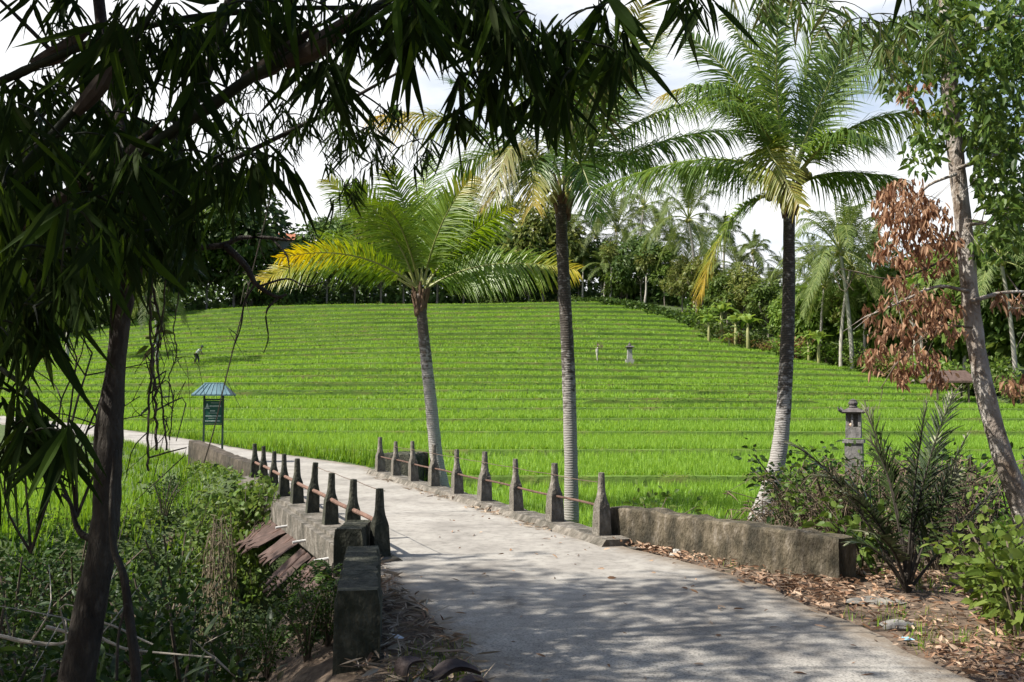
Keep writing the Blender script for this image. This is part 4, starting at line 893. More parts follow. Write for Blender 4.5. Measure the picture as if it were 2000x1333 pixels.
def bamboo(label, pts, r0, r1, regions, L_, W_, mat_leaf, sheaths=(), extra=None, bias=(.12, 0), group='bamboo stems arching in from the left'):
    P = spline(pts, 60); base = P[0].copy(); Q = P - base
    root = thing('bamboo', label, 'bamboo', base, group=None)
    R = np.linspace(r0, r1, 60); node = (np.arange(60) % 6 == 0)
    m_ = MB(); m_.tube(Q, R * np.where(node, 1.18, 1.0), 10); m_.build('culm', M_culm, root, smooth=True)
    lf = MB(); tw = lf; anchors = []
    for (cx, cy, rx, ry, d0, d1, n) in regions:
        for _ in range(n):
            a = rng.uniform(0, 6.28); q = math.sqrt(rng.random()); anchors.append(at(cx + rx * q * math.cos(a), cy + ry * q * math.sin(a), rng.uniform(d0, d1)) - base)
    if extra is not None: anchors += [np.asarray(e) - base for e in extra]
    anchors = np.array(anchors)
    dist = np.linalg.norm(anchors[:, None] - Q[None, 8:], axis=-1); near = dist.argmin(1) + 8
    order = np.argsort(dist.min(1)); hubs = [Q[i] for i in range(8, 60, 3)]
    # twigs: each fan joins the nearest twig or stem already there
    for i in order:
        H = np.array(hubs); d_ = np.linalg.norm(H - anchors[i], axis=1) + .6 * np.maximum(0, anchors[i][2] - H[:, 2]); j = d_.argmin(); h = H[j]
        mid = (h + anchors[i]) / 2 + [0, 0, .12 * np.linalg.norm(h - anchors[i])]
        tw.tube(spline([h, mid, anchors[i]], 6), np.linspace(.006, .0025, 6), 4, 1, cap=False); hubs += [anchors[i], mid]
    hang_leaves(lf, anchors, L_, W_, bias=bias); lf.build('foliage', [mat_leaf, M_culm], root)
    for px, py, dd, ln, wd in sheaths:
        m_ = MB(); c = at(px, py, dd) - base; i = np.linalg.norm(Q - c, axis=1).argmin(); tg = nrm(Q[min(i + 1, 59)] - Q[i - 1]); 
        m_.tube(spline([c - tg * ln * .5, c, c + tg * ln * .3 + [0, 0, .03], c + tg * ln * .7 + [.02, 0, .08]], 8), wd * .72 * np.array([.55, .8, 1, .95, .8, .6, .35, .08]), 8, wob=.12); m_.build('culm_sheath', M_sheath, root)
    return root
def over(n, x0, x1, y0, y1, z0, z1): return np.column_stack([rng.uniform(x0, x1, n), rng.uniform(y0, y1, n), rng.uniform(z0, z1, n)])

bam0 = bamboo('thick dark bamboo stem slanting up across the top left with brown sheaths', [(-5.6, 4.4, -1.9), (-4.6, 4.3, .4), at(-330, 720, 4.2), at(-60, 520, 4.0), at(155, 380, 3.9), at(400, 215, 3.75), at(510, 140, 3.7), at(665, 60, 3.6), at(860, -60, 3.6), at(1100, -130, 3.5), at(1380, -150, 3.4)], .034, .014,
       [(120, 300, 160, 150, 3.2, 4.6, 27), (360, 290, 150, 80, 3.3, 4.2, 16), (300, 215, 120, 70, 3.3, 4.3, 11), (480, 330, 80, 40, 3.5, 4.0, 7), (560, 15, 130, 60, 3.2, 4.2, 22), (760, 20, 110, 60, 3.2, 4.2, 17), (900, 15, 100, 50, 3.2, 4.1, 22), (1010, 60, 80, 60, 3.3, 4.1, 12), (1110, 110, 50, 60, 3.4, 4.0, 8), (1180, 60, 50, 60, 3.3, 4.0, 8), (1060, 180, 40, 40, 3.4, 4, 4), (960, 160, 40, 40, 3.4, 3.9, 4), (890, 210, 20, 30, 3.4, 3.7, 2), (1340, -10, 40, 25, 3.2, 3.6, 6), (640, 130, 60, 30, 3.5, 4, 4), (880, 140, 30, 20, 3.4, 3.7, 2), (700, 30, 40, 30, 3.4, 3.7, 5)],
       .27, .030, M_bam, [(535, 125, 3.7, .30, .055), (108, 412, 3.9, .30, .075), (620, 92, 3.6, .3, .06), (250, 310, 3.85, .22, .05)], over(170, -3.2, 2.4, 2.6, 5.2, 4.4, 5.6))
bam1 = bamboo('upper thin bamboo stem bending flat along the top left', [(-6.2, 5.0, -1.9), (-5.0, 4.9, 1.2), at(-250, 270, 4.5), at(0, 160, 4.4), at(150, 95, 4.3), at(250, 62, 4.3), at(375, 34, 4.3), at(545, 18, 4.3), at(700, 15, 4.3)], .026, .010,
       [(120, 40, 100, 60, 3.8, 5, 9), (330, 50, 100, 60, 3.6, 4.8, 10), (60, 200, 90, 80, 3.8, 5, 14), (230, 110, 70, 60, 3.8, 4.6, 12), (420, 90, 80, 60, 3.8, 4.6, 9), (560, 60, 60, 30, 3.9, 4.4, 5)], .24, .027, M_bam, [(115, 105, 4.35, .3, .06)], over(90, -5, 0, 3, 6.5, 4.8, 6.2))
bam2 = bamboo('dark bamboo stem crossing low at far left, heavy with drooping leaves', [(-5.0, 3.4, -1.7), (-4.2, 3.5, .3), at(-420, 620, 3.8), at(-120, 480, 3.7), at(40, 330, 3.7), at(196, 157, 3.7), at(255, 90, 3.7), at(330, -30, 3.7)], .026, .011,
       [(60, 420, 130, 90, 2.9, 4.2, 21), (180, 420, 110, 70, 3.0, 4.1, 14), (60, 540, 100, 70, 2.9, 3.9, 18), (300, 420, 90, 60, 3.3, 4.2, 11), (30, 640, 50, 40, 3.0, 3.6, 5), (180, 500, 80, 50, 3.2, 4.0, 8), (245, 30, 70, 60, 3.2, 4, 9)], .27, .030, M_bam, [(190, 175, 3.7, .26, .05)], over(90, -5, -1, 1.6, 4.4, 4.0, 5.6))
bamboo('low bamboo branch drooping its leaves at the lower left edge', [(-4.6, 3.3, -1.6), (-3.6, 3.3, .3), at(-260, 640, 3.3), at(-60, 690, 3.25), at(45, 755, 3.2), at(75, 810, 3.2), at(95, 850, 3.2)], .014, .005,
       [(40, 830, 60, 25, 2.9, 3.4, 5), (110, 850, 40, 20, 3.0, 3.4, 3), (20, 760, 40, 30, 3, 3.4, 3), (0, 900, 30, 20, 3, 3.3, 2)], .26, .030, M_bam)
bamboo('slender bamboo with fine small leaves hanging left of the young palm', [(-6.6, 7.2, -2.0), (-5.6, 7.2, 1.2), at(60, 250, 7.1), at(330, 130, 7.0), at(560, 130, 7.0), at(690, 175, 7.1), at(770, 230, 7.2), at(840, 300, 7.3)], .018, .004,
       [(640, 220, 90, 60, 6.6, 7.6, 22), (700, 300, 80, 50, 6.8, 7.6, 16), (760, 250, 60, 50, 6.8, 7.6, 10), (820, 300, 40, 40, 7, 7.6, 6), (560, 250, 60, 50, 6.6, 7.4, 9), (650, 380, 50, 20, 6.8, 7.4, 4), (400, 330, 90, 90, 6.4, 7.6, 26), (470, 200, 80, 60, 6.4, 7.6, 14)], .23, .022, M_bam, (), None, (.1, .1))
bamboo('leafy bamboo tips hanging down in sunlight before the right palm crown', [(6.8, 8.6, -.4), (6.4, 8.3, 3.0), (5.6, 7.9, 5.6), at(1880, -160, 7.5), at(1760, -190, 7.3), at(1640, -150, 7.2), at(1520, -110, 7.2), at(1420, -60, 7.2)], .02, .005,
       [(1560, 10, 90, 25, 6.6, 7.6, 8), (1650, 50, 70, 40, 6.8, 7.6, 9), (1730, 70, 60, 50, 6.8, 7.6, 11), (1470, 0, 50, 20, 6.8, 7.4, 7), (1800, 60, 60, 50, 7, 7.8, 10), (1740, 140, 30, 30, 7, 7.5, 3)], .24, .026, M_bam_lit, (), over(30, 2.5, 6, 6, 8.6, 5.0, 6.2), (.05, 0))

bamboo('light green bamboo tips hanging before the crown of the middle palm', [(-5.9, 5.7, -1.9), (-4.6, 5.7, 3.0), (-2.6, 5.7, 5.5), at(900, -170, 5.7), at(1060, -110, 5.7), at(1160, -20, 5.7), at(1190, 70, 5.7), at(1180, 150, 5.75)], .018, .004,
       [(1130, 130, 60, 60, 5.3, 6.1, 11), (1090, 215, 50, 50, 5.4, 6.0, 8), (1205, 90, 45, 60, 5.3, 6.0, 8), (1040, 150, 40, 50, 5.4, 6, 6), (1150, 240, 30, 30, 5.5, 6, 4), (960, 60, 60, 40, 5.3, 6.0, 6)], .27, .027, M_bam_lit)
# unseen leaf masses added over and behind the viewer to shade foreground and gully
def shade_boxes(root, boxes, L_, W_):
    boxes = [q for q in boxes if q[0]]
    b = np.array(root.location); m_ = MB()
    for n, bx in boxes:
        P = over(n, *bx); keep = (vnoise(P[:, 0], P[:, 1] + .5 * P[:, 2], 1.1, 3) > -.45) & ~((P[:, 0] > -4.6) & (P[:, 1] > 5.4)); P = P[keep] - b; n = len(P)
        m_.leaves(P, rdir(n, -1, .1) + [0, 0, -.5], rdir(n), L_ * rng.uniform(.6, 1.2, n), W_ * rng.uniform(.7, 1.2, n), .15, 'lance', fold=0)
    m_.build('shade_foliage', M_bam, root)
shade_boxes(bam0, [(9000, (-12, -1.8, -1, 8.6, 5.9, 10.5)), (2600, (-4.5, 3.5, -2, 4.4, 5.0, 7.5))], .42, .085)
shade_boxes(bam0, [(0, (0, 1, 0, 1, 0, 1)), (4200, (-18, -9, 6.8, 9.7, 5, 11))], .45, .10)
shade_boxes(bam1, [(9500, (-17, -10.2, 7.5, 13.5, 4.2, 8.2))], .45, .10)  # added well away from its stem, only to shade the gully
shade_boxes(bam2, [(7000, (-9, 7, -9, -1.6, .5, 8.5)), (3500, (-11, -5.2, 0, 7.5, 1.5, 6))], .45, .10)
# ------------------------------------------------------------------ the forked tree in the gully
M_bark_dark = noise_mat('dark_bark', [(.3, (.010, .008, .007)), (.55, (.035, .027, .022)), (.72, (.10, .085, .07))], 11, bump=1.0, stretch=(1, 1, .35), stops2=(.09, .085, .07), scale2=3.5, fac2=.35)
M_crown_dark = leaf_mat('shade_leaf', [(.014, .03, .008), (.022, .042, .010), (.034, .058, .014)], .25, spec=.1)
d = 7.0; b_ = at(118, 1560, d)
root = thing('forked_tree', 'dark forked tree rising from the gully through the left of the picture', 'tree', b_)
m_ = MB(); A = [at(px, py, d) - b_ for px, py in ((118, 1560), (150, 1330), (180, 1170), (205, 1030), (212, 920), (222, 780), (238, 640), (262, 500), (268, 400), (240, 250), (200, 60), (180, -150))]
m_.tube(spline(A, 70), np.interp(np.linspace(0, 1, 70), [0, .2, .35, .42, .5, 1], [.15, .108, .098, .09, .06, .042]), 12, wob=.05)
B = [at(px, py, d - .05) - b_ for px, py in ((214, 900), (196, 840), (212, 760), (226, 690), (232, 600), (240, 520), (300, 420), (350, 300), (400, 120), (430, -60), (500, -260))]
B = [at(px, py, d + .1) - b_ for px, py in ((205, 960), (200, 860), (214, 770), (226, 690), (230, 600), (232, 500), (300, 380), (360, 250), (420, 100), (470, -80), (540, -260))]
m_.tube(spline(B, 50), np.linspace(.07, .03, 50), 10, wob=.05)
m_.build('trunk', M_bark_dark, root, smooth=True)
brs = [[(205, 1055), (170, 1050), (150, 1030), (138, 985), (120, 965)], [(262, 560), (300, 500), (430, 480), (470, 465), (530, 465), (560, 470)], [(440, 480), (480, 520), (500, 555), (540, 580), (560, 575)], [(268, 420), (420, 330), (620, 230), (800, 130)], [(240, 250), (100, 100), (-60, -60)], [(430, -60), (700, -150), (1000, -240)], [(500, 552), (478, 590), (470, 640), (452, 690)], [(545, 580), (520, 610), (524, 660), (515, 690)], [(505, 560), (560, 545), (600, 560), (640, 548)], [(530, 465), (560, 500), (566, 540)]]
for br in brs: m_ = MB(); m_.tube(spline([at(px, py, d) - b_ for px, py in br], 16), np.linspace(.032, .009, 16) * (.32 if br[0] in ((500, 552), (545, 580), (505, 560), (530, 465)) else 1), 6, wob=.1); m_.build('branch', M_bark_dark, root, smooth=True)
# crown: hangs above and left of the frame and throws the dappled shade on the road
m_ = MB(); lobes = []
for k in range(40):
    lobes.append((np.array([rng.uniform(-8.2, -1.2), rng.uniform(3.4, 8.0), rng.uniform(5.4, 8.8)]), rng.uniform(.4, .85)))
lobes = [(c, q) for c, q in lobes if not (c[0] > -4.4 and c[1] > 5.6)]
for c, q in lobes:
    n = 170; d_ = rdir(n); P = c - b_ + d_ * (q * rng.uniform(.2, 1, n) ** .5)[:, None] * [1.5, 1.2, .5]
    m_.leaves(P, d_ + [0, 0, -.4] + rdir(n) * .6, rdir(n, .1, 1), .2 * rng.uniform(.7, 1.2, n), .075, .2, 'oval', fold=.1)
for cx, cy, rx, ry, n in ((170, 470, 90, 90, 260), (250, 330, 120, 110, 320), (90, 350, 120, 140, 330), (330, 480, 60, 60, 110), (60, 560, 80, 60, 130)):
    a = rng.uniform(0, 6.28, n); q = np.sqrt(rng.random(n)); P = np.array([at(cx + rx * q[i] * math.cos(a[i]), cy + ry * q[i] * math.sin(a[i]), rng.uniform(6.2, 7.8)) for i in range(n)]) - b_
    m_.leaves(P, rdir(n, -1, .2) + [.2, 0, -.6], rdir(n, -.2, 1), .2, .06, .2, 'lance', fold=.15)
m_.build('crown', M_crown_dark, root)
# second thin dark stem
b_ = at(262, 1480, 6.3); root = thing('sapling', 'thin dark stem standing just right of the forked trunk at the bottom', 'tree', b_)
m_ = MB(); m_.tube(spline([at(px, py, 6.3) - b_ for px, py in ((262, 1480), (266, 1330), (252, 1200), (240, 1120), (222, 1070), (218, 980), (226, 880))], 30), np.linspace(.04, .014, 30), 8, wob=.08); m_.build('trunk', M_bark_dark, root, smooth=True)
m_ = MB(); m_.tube(spline([at(px, py, 6.25) - b_ for px, py in ((247, 1180), (232, 1240), (228, 1330))], 10), .010, 5); m_.build('branch', M_bark_dark, root)

# hanging vines
M_vine = noise_mat('vine', [(.3, (.035, .028, .02)), (.7, (.09, .075, .05))], 10, bump=.2)
def vine(label, pts, r, d, leaves=0, tang=.0):
    P = spline([at(px, py, d + (p[0] if p else 0)) for px, py, *p in pts], 40); P[:, :2] += rng.normal(0, tang, (40, 2)); b = P[-1].copy() if P[-1][2] < P[0][2] else P[0].copy()
    root = thing('hanging_vine', label, 'vine', b); m_ = MB(); m_.tube(P - b, np.full(40, r), 5, cap=False)
    for k in range(8):
        i = rng.integers(2, 37); s = P[i] - b; m_.tube(spline([s, s + rng.normal(0, .12, 3), s + rng.normal(0, .12, 3) + [rng.normal(0, .15), 0, -.35]], 6), np.linspace(r * .7, r * .3, 6), 4, cap=False)
    m_.build('stem', M_vine, root)
    if leaves:
        m_ = MB(); i = rng.integers(0, 40, leaves); m_.leaves(P[i] - b + rng.normal(0, .04, (leaves, 3)), rdir(leaves, -1, .3), rdir(leaves), .12, .05, .2, 'oval', fold=.1); m_.build('foliage', M_bam_lit, root)
    return root
vine('long straight vine running up from the green sign into the bamboo', [(398, 905), (418, 838), (436, 760), (456, 680), (478, 590), (490, 540), (520, 420), (560, 240), (600, 60)], .012, 15.5)
vine('leftmost of three thin vines hanging beside the forked trunk', [(291, 920), (288, 820), (296, 700), (293, 600), (305, 480), (330, 330)], .010, 7.4, tang=.005)
vine('middle hanging vine with loose tangles right of the forked trunk', [(305, 880), (302, 780), (298, 690), (308, 620), (300, 540), (320, 380)], .012, 7.6, 30, tang=.008)
vine('rightmost of three thin vines beside the forked trunk', [(325, 880), (316, 780), (308, 700), (318, 610), (330, 500), (350, 330)], .008, 7.5, tang=.005)
vine('loose looping vine left of the sign roof', [(330, 860), (338, 780), (330, 740), (345, 690), (340, 640), (352, 560)], .006, 8.5, tang=.005)

# bare branching shrubs at the left
def bare(label, base, tips, r, mat_=None, name='bare_shrub'):
    b = base; root = thing(name, label, 'shrub', b); m_ = MB()
    def grow(p, q, r, depth):
        mid = (p + q) / 2 + rng.normal(0, .09, 3) * np.linalg.norm(q - p); P = spline([p, mid, q], 8); m_.tube(P, np.linspace(r, r * .5, 8), 5, cap=False)
        if depth:
            for _ in range(3):
                i = rng.integers(3, 8); dv = nrm(q - p) * .5 + rdir(1)[0] * .9; grow(P[i], P[i] + dv * np.linalg.norm(q - p) * rng.uniform(.3, .55), r * .5, depth - 1)
    for t_ in tips: grow(np.zeros(3), t_ - b, r, 2)
    m_.build('branch', mat_ or M_twig_dark, root); return root
bare('bare dark twiggy shrub left of the forked trunk', at(150, 1010, 7.6), [at(132, 720, 7.6), at(180, 690, 7.8), at(60, 790, 7.4), at(200, 770, 7.4), at(100, 860, 7.3)], .014)
bare('leafless branches reaching over the far left road', at(60, 1080, 8.2), [at(40, 800, 8.2), at(120, 780, 8.0), at(10, 880, 8), at(150, 700, 8.3)], .014)

# ------------------------------------------------------------------ leaning tree at the right, with withered branches
M_bark_pale = noise_mat('lichen_bark', [(.3, (.10, .072, .05)), (.42, (.22, .18, .145)), (.52, (.43, .405, .37)), (.62, (.62, .59, .55))], 9, bump=1.0, stretch=(1, 1, .6), stops2=(.11, .07, .045), scale2=4.5, fac2=.75)
M_leaf_r = leaf_mat('tree_leaf', [(.03, .065, .014), (.055, .10, .018), (.08, .14, .025), (.14, .19, .04)], .35, nscale=.9)
M_leaf_brown = leaf_mat('withered_leaf', [(.11, .055, .03), (.22, .115, .062), (.32, .18, .10), (.42, .27, .17), (.17, .085, .045)], .35, rough=.55)
d = 9.6; b_ = at(2030, 1120, d); b_[2] = gz(b_[0], b_[1]) - .1
root = thing('leaning_tree', 'pale barked tree leaning in from the right edge with withered brown branches', 'tree', b_)
m_ = MB(); T_ = [b_ * 1.0, at(2000, 1010, d), at(1955, 880, d), at(1918, 740, d), at(1897, 600, d), at(1883, 450, d), at(1866, 300, d), at(1853, 150, d), at(1848, 20, d), at(1838, -150, d), at(1840, -400, d)]
TP = spline([q - b_ for q in T_], 70); m_.tube(TP, np.interp(np.linspace(0, 1, 70), [0, .1, .35, .7, 1], [.17, .112, .088, .078, .062]), 14, wob=.05); m_.build('trunk', M_bark_pale, root, smooth=True)
for br, r in (([(1893, 570), (1830, 560), (1760, 590), (1690, 620)], .022), ([(1885, 470), (1820, 520), (1740, 545), (1670, 530)], .016), ([(1868, 340), (1810, 365), (1780, 410), (1768, 460)], .020), ([(1895, 590), (1960, 572), (2040, 570)], .03), ([(1900, 640), (1830, 640), (1760, 700), (1720, 760)], .014), ([(1850, 120), (1920, 60), (2010, 20)], .03), ([(1870, 330), (1950, 300), (2050, 250)], .025), ([(1885, 440), (1940, 430), (2020, 380)], .02)):
    m_ = MB(); P = spline([at(px, py, d - .15) - b_ for px, py in br], 14); m_.tube(P, np.linspace(r, r * .3, 14), 6, wob=.1)
    for _ in range(7):
        i = rng.integers(4, 14); m_.tube(spline([P[i], P[i] + rng.normal(0, .12, 3), P[i] + rng.normal(0, .22, 3) + [-.1, 0, -.1]], 6), np.linspace(r * .35, .002, 6), 4, cap=False)
    m_.build('branch', M_bark_pale if r > .018 else M_twig, root, smooth=True)
m_ = MB()
for cx, cy, rx, ry, n in ((1770, 400, 60, 55, 330), (1800, 440, 60, 60, 260), (1750, 500, 45, 55, 210), (1830, 480, 40, 80, 200), (1780, 600, 90, 50, 260), (1830, 650, 60, 60, 190), (1760, 690, 70, 50, 170), (1720, 630, 30, 50, 60), (1800, 720, 60, 40, 90), (1755, 380, 30, 40, 90), (1985, 750, 25, 35, 50), (1790, 180, 40, 25, 40), (1975, 590, 30, 30, 25)):
    k = max(6, n // 8); ctr = [(cx + rx * math.sqrt(rng.random()) * math.cos(a), cy + ry * math.sqrt(rng.random()) * math.sin(a), d + rng.uniform(-.6, .5)) for a in rng.uniform(0, 6.28, k)]
    for c in ctr:
        q = 9; P = at(*c) - b_ + rng.normal(0, .035, (q, 3)); m_.leaves(P, rdir(q, -1, -.2) + [0, 0, -.7], rdir(q), rng.uniform(.06, .125, q), rng.uniform(.02, .042, q), .1, 'oval', fold=.6)
m_.build('withered_foliage', M_leaf_brown, root)
m_ = MB()
for cx, cy, rx, ry, n in ((1900, 60, 100, 90, 520), (1970, 180, 70, 110, 520), (1800, 90, 90, 70, 330), (1900, 220, 60, 60, 200), (1960, 340, 60, 80, 430), (1940, 280, 50, 60, 200), (1770, 150, 60, 60, 110), (1980, 430, 40, 60, 240), (1820, 250, 40, 40, 60), (1800, 300, 40, 40, 70), (1930, 480, 40, 40, 80), (1850, 180, 30, 120, 130), (1990, 60, 60, 80, 300), (1840, 20, 60, 40, 120)):
    n = int(n * 1.9); a = rng.uniform(0, 6.28, n); q = np.sqrt(rng.random(n)); dd = rng.uniform(8.6, 11.2, n)
    P = np.array([at(cx + rx * q[i] * math.cos(a[i]), cy + ry * q[i] * math.sin(a[i]), dd[i]) for i in range(n)]) - b_
    s = rng.uniform(.6, 1.3, n); m_.leaves(P, rdir(n, -1, .3) + [0, 0, -.3], rdir(n, 0, 1), .095 * s, .044 * s, .2, 'oval', fold=.2)
m_.build('crown', M_leaf_r, root)

# ------------------------------------------------------------------ right bank: thorny palm, dry brush, green shrubs
M_salak = leaf_mat('dark_frond', [(.018, .034, .010), (.03, .05, .014), (.06, .08, .03)], .15, tip=((.16, .18, .10), (.3, .3, .2)), rough=.35, spec=.6)  # pale tip colour paints the white glint on the upper leaflets
b_ = at(1772, 1140, 9.7); b_[2] = gz(b_[0], b_[1])
root = thing('young_palm', 'stemless young palm with dark comb-like fronds beside the right parapet end', 'palm', b_)
for p2, pm, ln, pr, dz in (((1862, 770), (1800, 960), .46, 46, 0), ((1700, 860), (1750, 980), .40, 40, .2), ((1645, 960), (1720, 1030), .36, 36, -.2), ((1545, 868), (1650, 960), .34, 40, .1), ((1890, 850), (1815, 1010), .4, 38, .4), ((1680, 760), (1740, 950), .0, 4, .3), ((1810, 790), (1785, 960), .42, 40, -.4), ((1690, 1040), (1740, 1070), .3, 26, -.4), ((1940, 960), (1850, 1060), .3, 26, .2), ((1830, 860), (1795, 1000), .42, 40, .6), ((1600, 930), (1700, 990), .36, 40, .5), ((1660, 1060), (1715, 1080), .3, 26, .1), ((1870, 920), (1815, 1040), .36, 34, -.3), ((1690, 800), (1742, 960), .44, 44, .3)):
    if ln == 0: continue
    m_ = MB(); frond(m_, np.zeros(3), at(pm[0], pm[1], 9.7 + dz * .5) - b_, at(p2[0], p2[1], 9.7 + dz) - b_, pairs=int(pr * 1.1), Lm=ln * 1.15, W=.026, droop=.14, start=.3, stalk=.018, fwd=.5, lift=.1, yel=(.75, .8)); m_.build('frond', [M_salak, M_twig_dark], root)
M_dry = leaf_mat('dry_frond', [(.06, .042, .028), (.12, .09, .06), (.22, .17, .11), (.05, .035, .025), (.04, .05, .02)], .2, rough=.7)
def brush(label, c, rad, n, h):
    root = thing('dry_brush', label, 'shrub', c); m_ = MB(); l_ = MB()
    for k in range(n):
        a = rng.uniform(0, 6.28); e = rng.uniform(0, 1); s = np.array([rad[0] * e * math.cos(a) * .6, rad[1] * e * math.sin(a) * .6, -.1]); t_ = s + np.array([rng.normal(0, .35), rng.normal(0, .3), h * rng.uniform(.35, 1)]); mid = (s + t_) / 2 + rng.normal(0, .15, 3); end = t_ + np.array([rng.normal(0, .25), rng.normal(0, .2), -rng.uniform(.0, .4)])
        P = spline([s, mid, t_, end], 10); m_.tube(P, np.linspace(.009, .003, 10), 4, cap=False)
        q = rng.integers(4, 9); i = rng.integers(3, 10, q); l_.leaves(P[i], rdir(q, -1, .4), rdir(q), rng.uniform(.08, .3, q), .018, .3, 'strip', fold=.2)
    m_.build('stems', M_twig, root); l_.build('foliage', M_dry, root); return root
def onb_(px, py, Y): p = at(px, py, Y); return np.array([p[0], p[1], float(gz(p[0], p[1]))])
brush('tangled dry brown brush behind the right end of the parapet', onb_(1600, 1020, 13.4), (.9, .5), 85, 1.15)
brush('dry grey brown brush behind the dark comb-like fronds', onb_(1690, 1040, 12.4), (.9, .5), 95, 1.4)
brush('pale dry brush left of the leaning tree foot', onb_(1850, 1080, 11.0), (.7, .5), 100, 1.45)
brush('dry twigs and dead fronds at the foot of the curved palm', onb_(1540, 1010, 15.5), (.7, .5), 70, .8)
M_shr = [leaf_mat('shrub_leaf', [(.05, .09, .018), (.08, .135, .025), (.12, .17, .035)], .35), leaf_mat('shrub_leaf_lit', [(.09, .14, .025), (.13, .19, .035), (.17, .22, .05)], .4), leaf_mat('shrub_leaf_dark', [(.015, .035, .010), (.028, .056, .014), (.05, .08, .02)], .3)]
def place(o, loc, lab, rz=0, sc=1): o.location = [float(q) for q in loc]; o.rotation_euler = (0, 0, rz); o.scale = (sc,) * 3; o['label'] = lab; return o
place(shrub(1.1, .75, 620, .14, M_shr[1]), onb_(1950, 1150, 8.6), 'pale green broadleaf shrub at the foot of the leaning tree', 0, .82)
place(shrub(.9, .6, 320, .14, M_shr[1]), onb_(1990, 1180, 8.0), 'low bright shrub at the right edge below the leaning tree')
place(shrub(.75, .45, 150, .16, M_shr[0]), onb_(1680, 1080, 10.9), 'small leafy green shrub hanging over the right parapet end')
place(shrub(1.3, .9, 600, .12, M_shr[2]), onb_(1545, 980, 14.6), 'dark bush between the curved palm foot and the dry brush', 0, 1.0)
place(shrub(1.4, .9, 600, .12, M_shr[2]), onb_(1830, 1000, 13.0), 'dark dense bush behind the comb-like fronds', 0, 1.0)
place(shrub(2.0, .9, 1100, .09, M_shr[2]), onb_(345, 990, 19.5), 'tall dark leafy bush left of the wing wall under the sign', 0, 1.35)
place(shrub(1.0, .9, 420, .14, M_shr[2]), onb_(1640, 960, 15.5), 'dark green shrub at the foot of the stone shrine')
place(shrub(1.3, .9, 700, .11, M_shr[0]), onb_(1620, 1000, 12.6), 'mid green shrub in front of the dry brush behind the parapet end', 0, .95)
place(shrub(1.4, .8, 700, .12, M_shr[2], shape='lance', wr=.25), onb_(1720, 1010, 11.6), 'dark narrow-leaved shrub just behind the comb-like fronds', 0, .95)
place(shrub(1.0, .7, 300, .13, M_shr[2], shape='blade', wr=.25), onb_(1590, 960, 15.8), 'dark spiky shrub between curved palm and stone shrine')
place(shrub(.8, .7, 260, .13, M_shr[0]), onb_(1730, 960, 15.0), 'green shrub right of the stone shrine')
place(shrub(.9, .8, 300, .15, M_shr[0]), onb_(1275, 1000, 18.5), 'light green ferny weed behind the parapet by the paddy', 0, 1.2)
place(shrub(1.2, .9, 340, .15, M_shr[2]), onb_(1900, 1080, 12.0), 'dark shrub behind the dry brush left of the leaning tree')

# ------------------------------------------------------------------ gully vegetation
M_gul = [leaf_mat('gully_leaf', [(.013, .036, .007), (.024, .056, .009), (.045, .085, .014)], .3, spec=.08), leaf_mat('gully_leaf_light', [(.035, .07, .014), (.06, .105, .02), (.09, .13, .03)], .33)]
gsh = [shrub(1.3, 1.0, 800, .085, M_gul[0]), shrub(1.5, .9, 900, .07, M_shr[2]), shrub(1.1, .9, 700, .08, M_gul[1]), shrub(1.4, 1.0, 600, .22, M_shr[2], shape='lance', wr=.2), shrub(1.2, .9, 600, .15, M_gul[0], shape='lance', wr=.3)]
kinds = ['mid green broadleaf bush', 'dark green small-leaved bush', 'light green bush', 'dark narrow-leaved bush', 'ferny green bush']
gu, cnt = set(), 0
pos = [(60, 1130, 13, 0), (130, 1080, 15, 2), (30, 1040, 17, 1), (90, 1230, 10.5, 2), (20, 1290, 9, 0), (170, 1260, 9.5, 4), (330, 1280, 9, 0), (300, 1180, 11, 3), (380, 1230, 10, 1), (430, 1300, 8.6, 2), (470, 1230, 9.6, 1), (520, 1310, 8.2, 0), (570, 1260, 9.2, 4), (600, 1290, 7.8, 1), (280, 1090, 14, 3), (240, 1010, 17, 3), (310, 1010, 16, 1), (360, 1120, 12.5, 1), (60, 1000, 20, 4), (150, 1000, 19.5, 1), (250, 1300, 8, 3), (110, 1320, 8, 1), (620, 1260, 8.6, 2), (640, 1250, 8.0, 0), (-20, 1180, 11.5, 1), (450, 1200, 11.0, 0), (200, 1150, 12.5, 0), (320, 940, 23, 1)]
where = lambda px, py: ('at the bottom edge' if py > 1270 else 'on the gully slope' if py > 1120 else 'at the paddy rim') + (' left of the forked trunk' if px < 190 else ' between trunk and wing wall' if px < 400 else ' under the bridge edge' if px < 560 else ' beside the near parapet block')
for px, py, Y, k in pos:
    p = at(px, py, Y); x = p[0]; g = float(gz(x, Y)); h = max(.5, min(2.2, p[2] - g)); s = h / 1.35; loc = (x, Y, g); lab = '%s %s' % (kinds[k], where(px, py))
    if k not in gu: gu.add(k); place(gsh[k], loc, lab, rng.uniform(0, 6), s); gsh[k]['group'] = lab
    else: dup(gsh[k], loc, rng.uniform(0, 6), lab, lab, s)
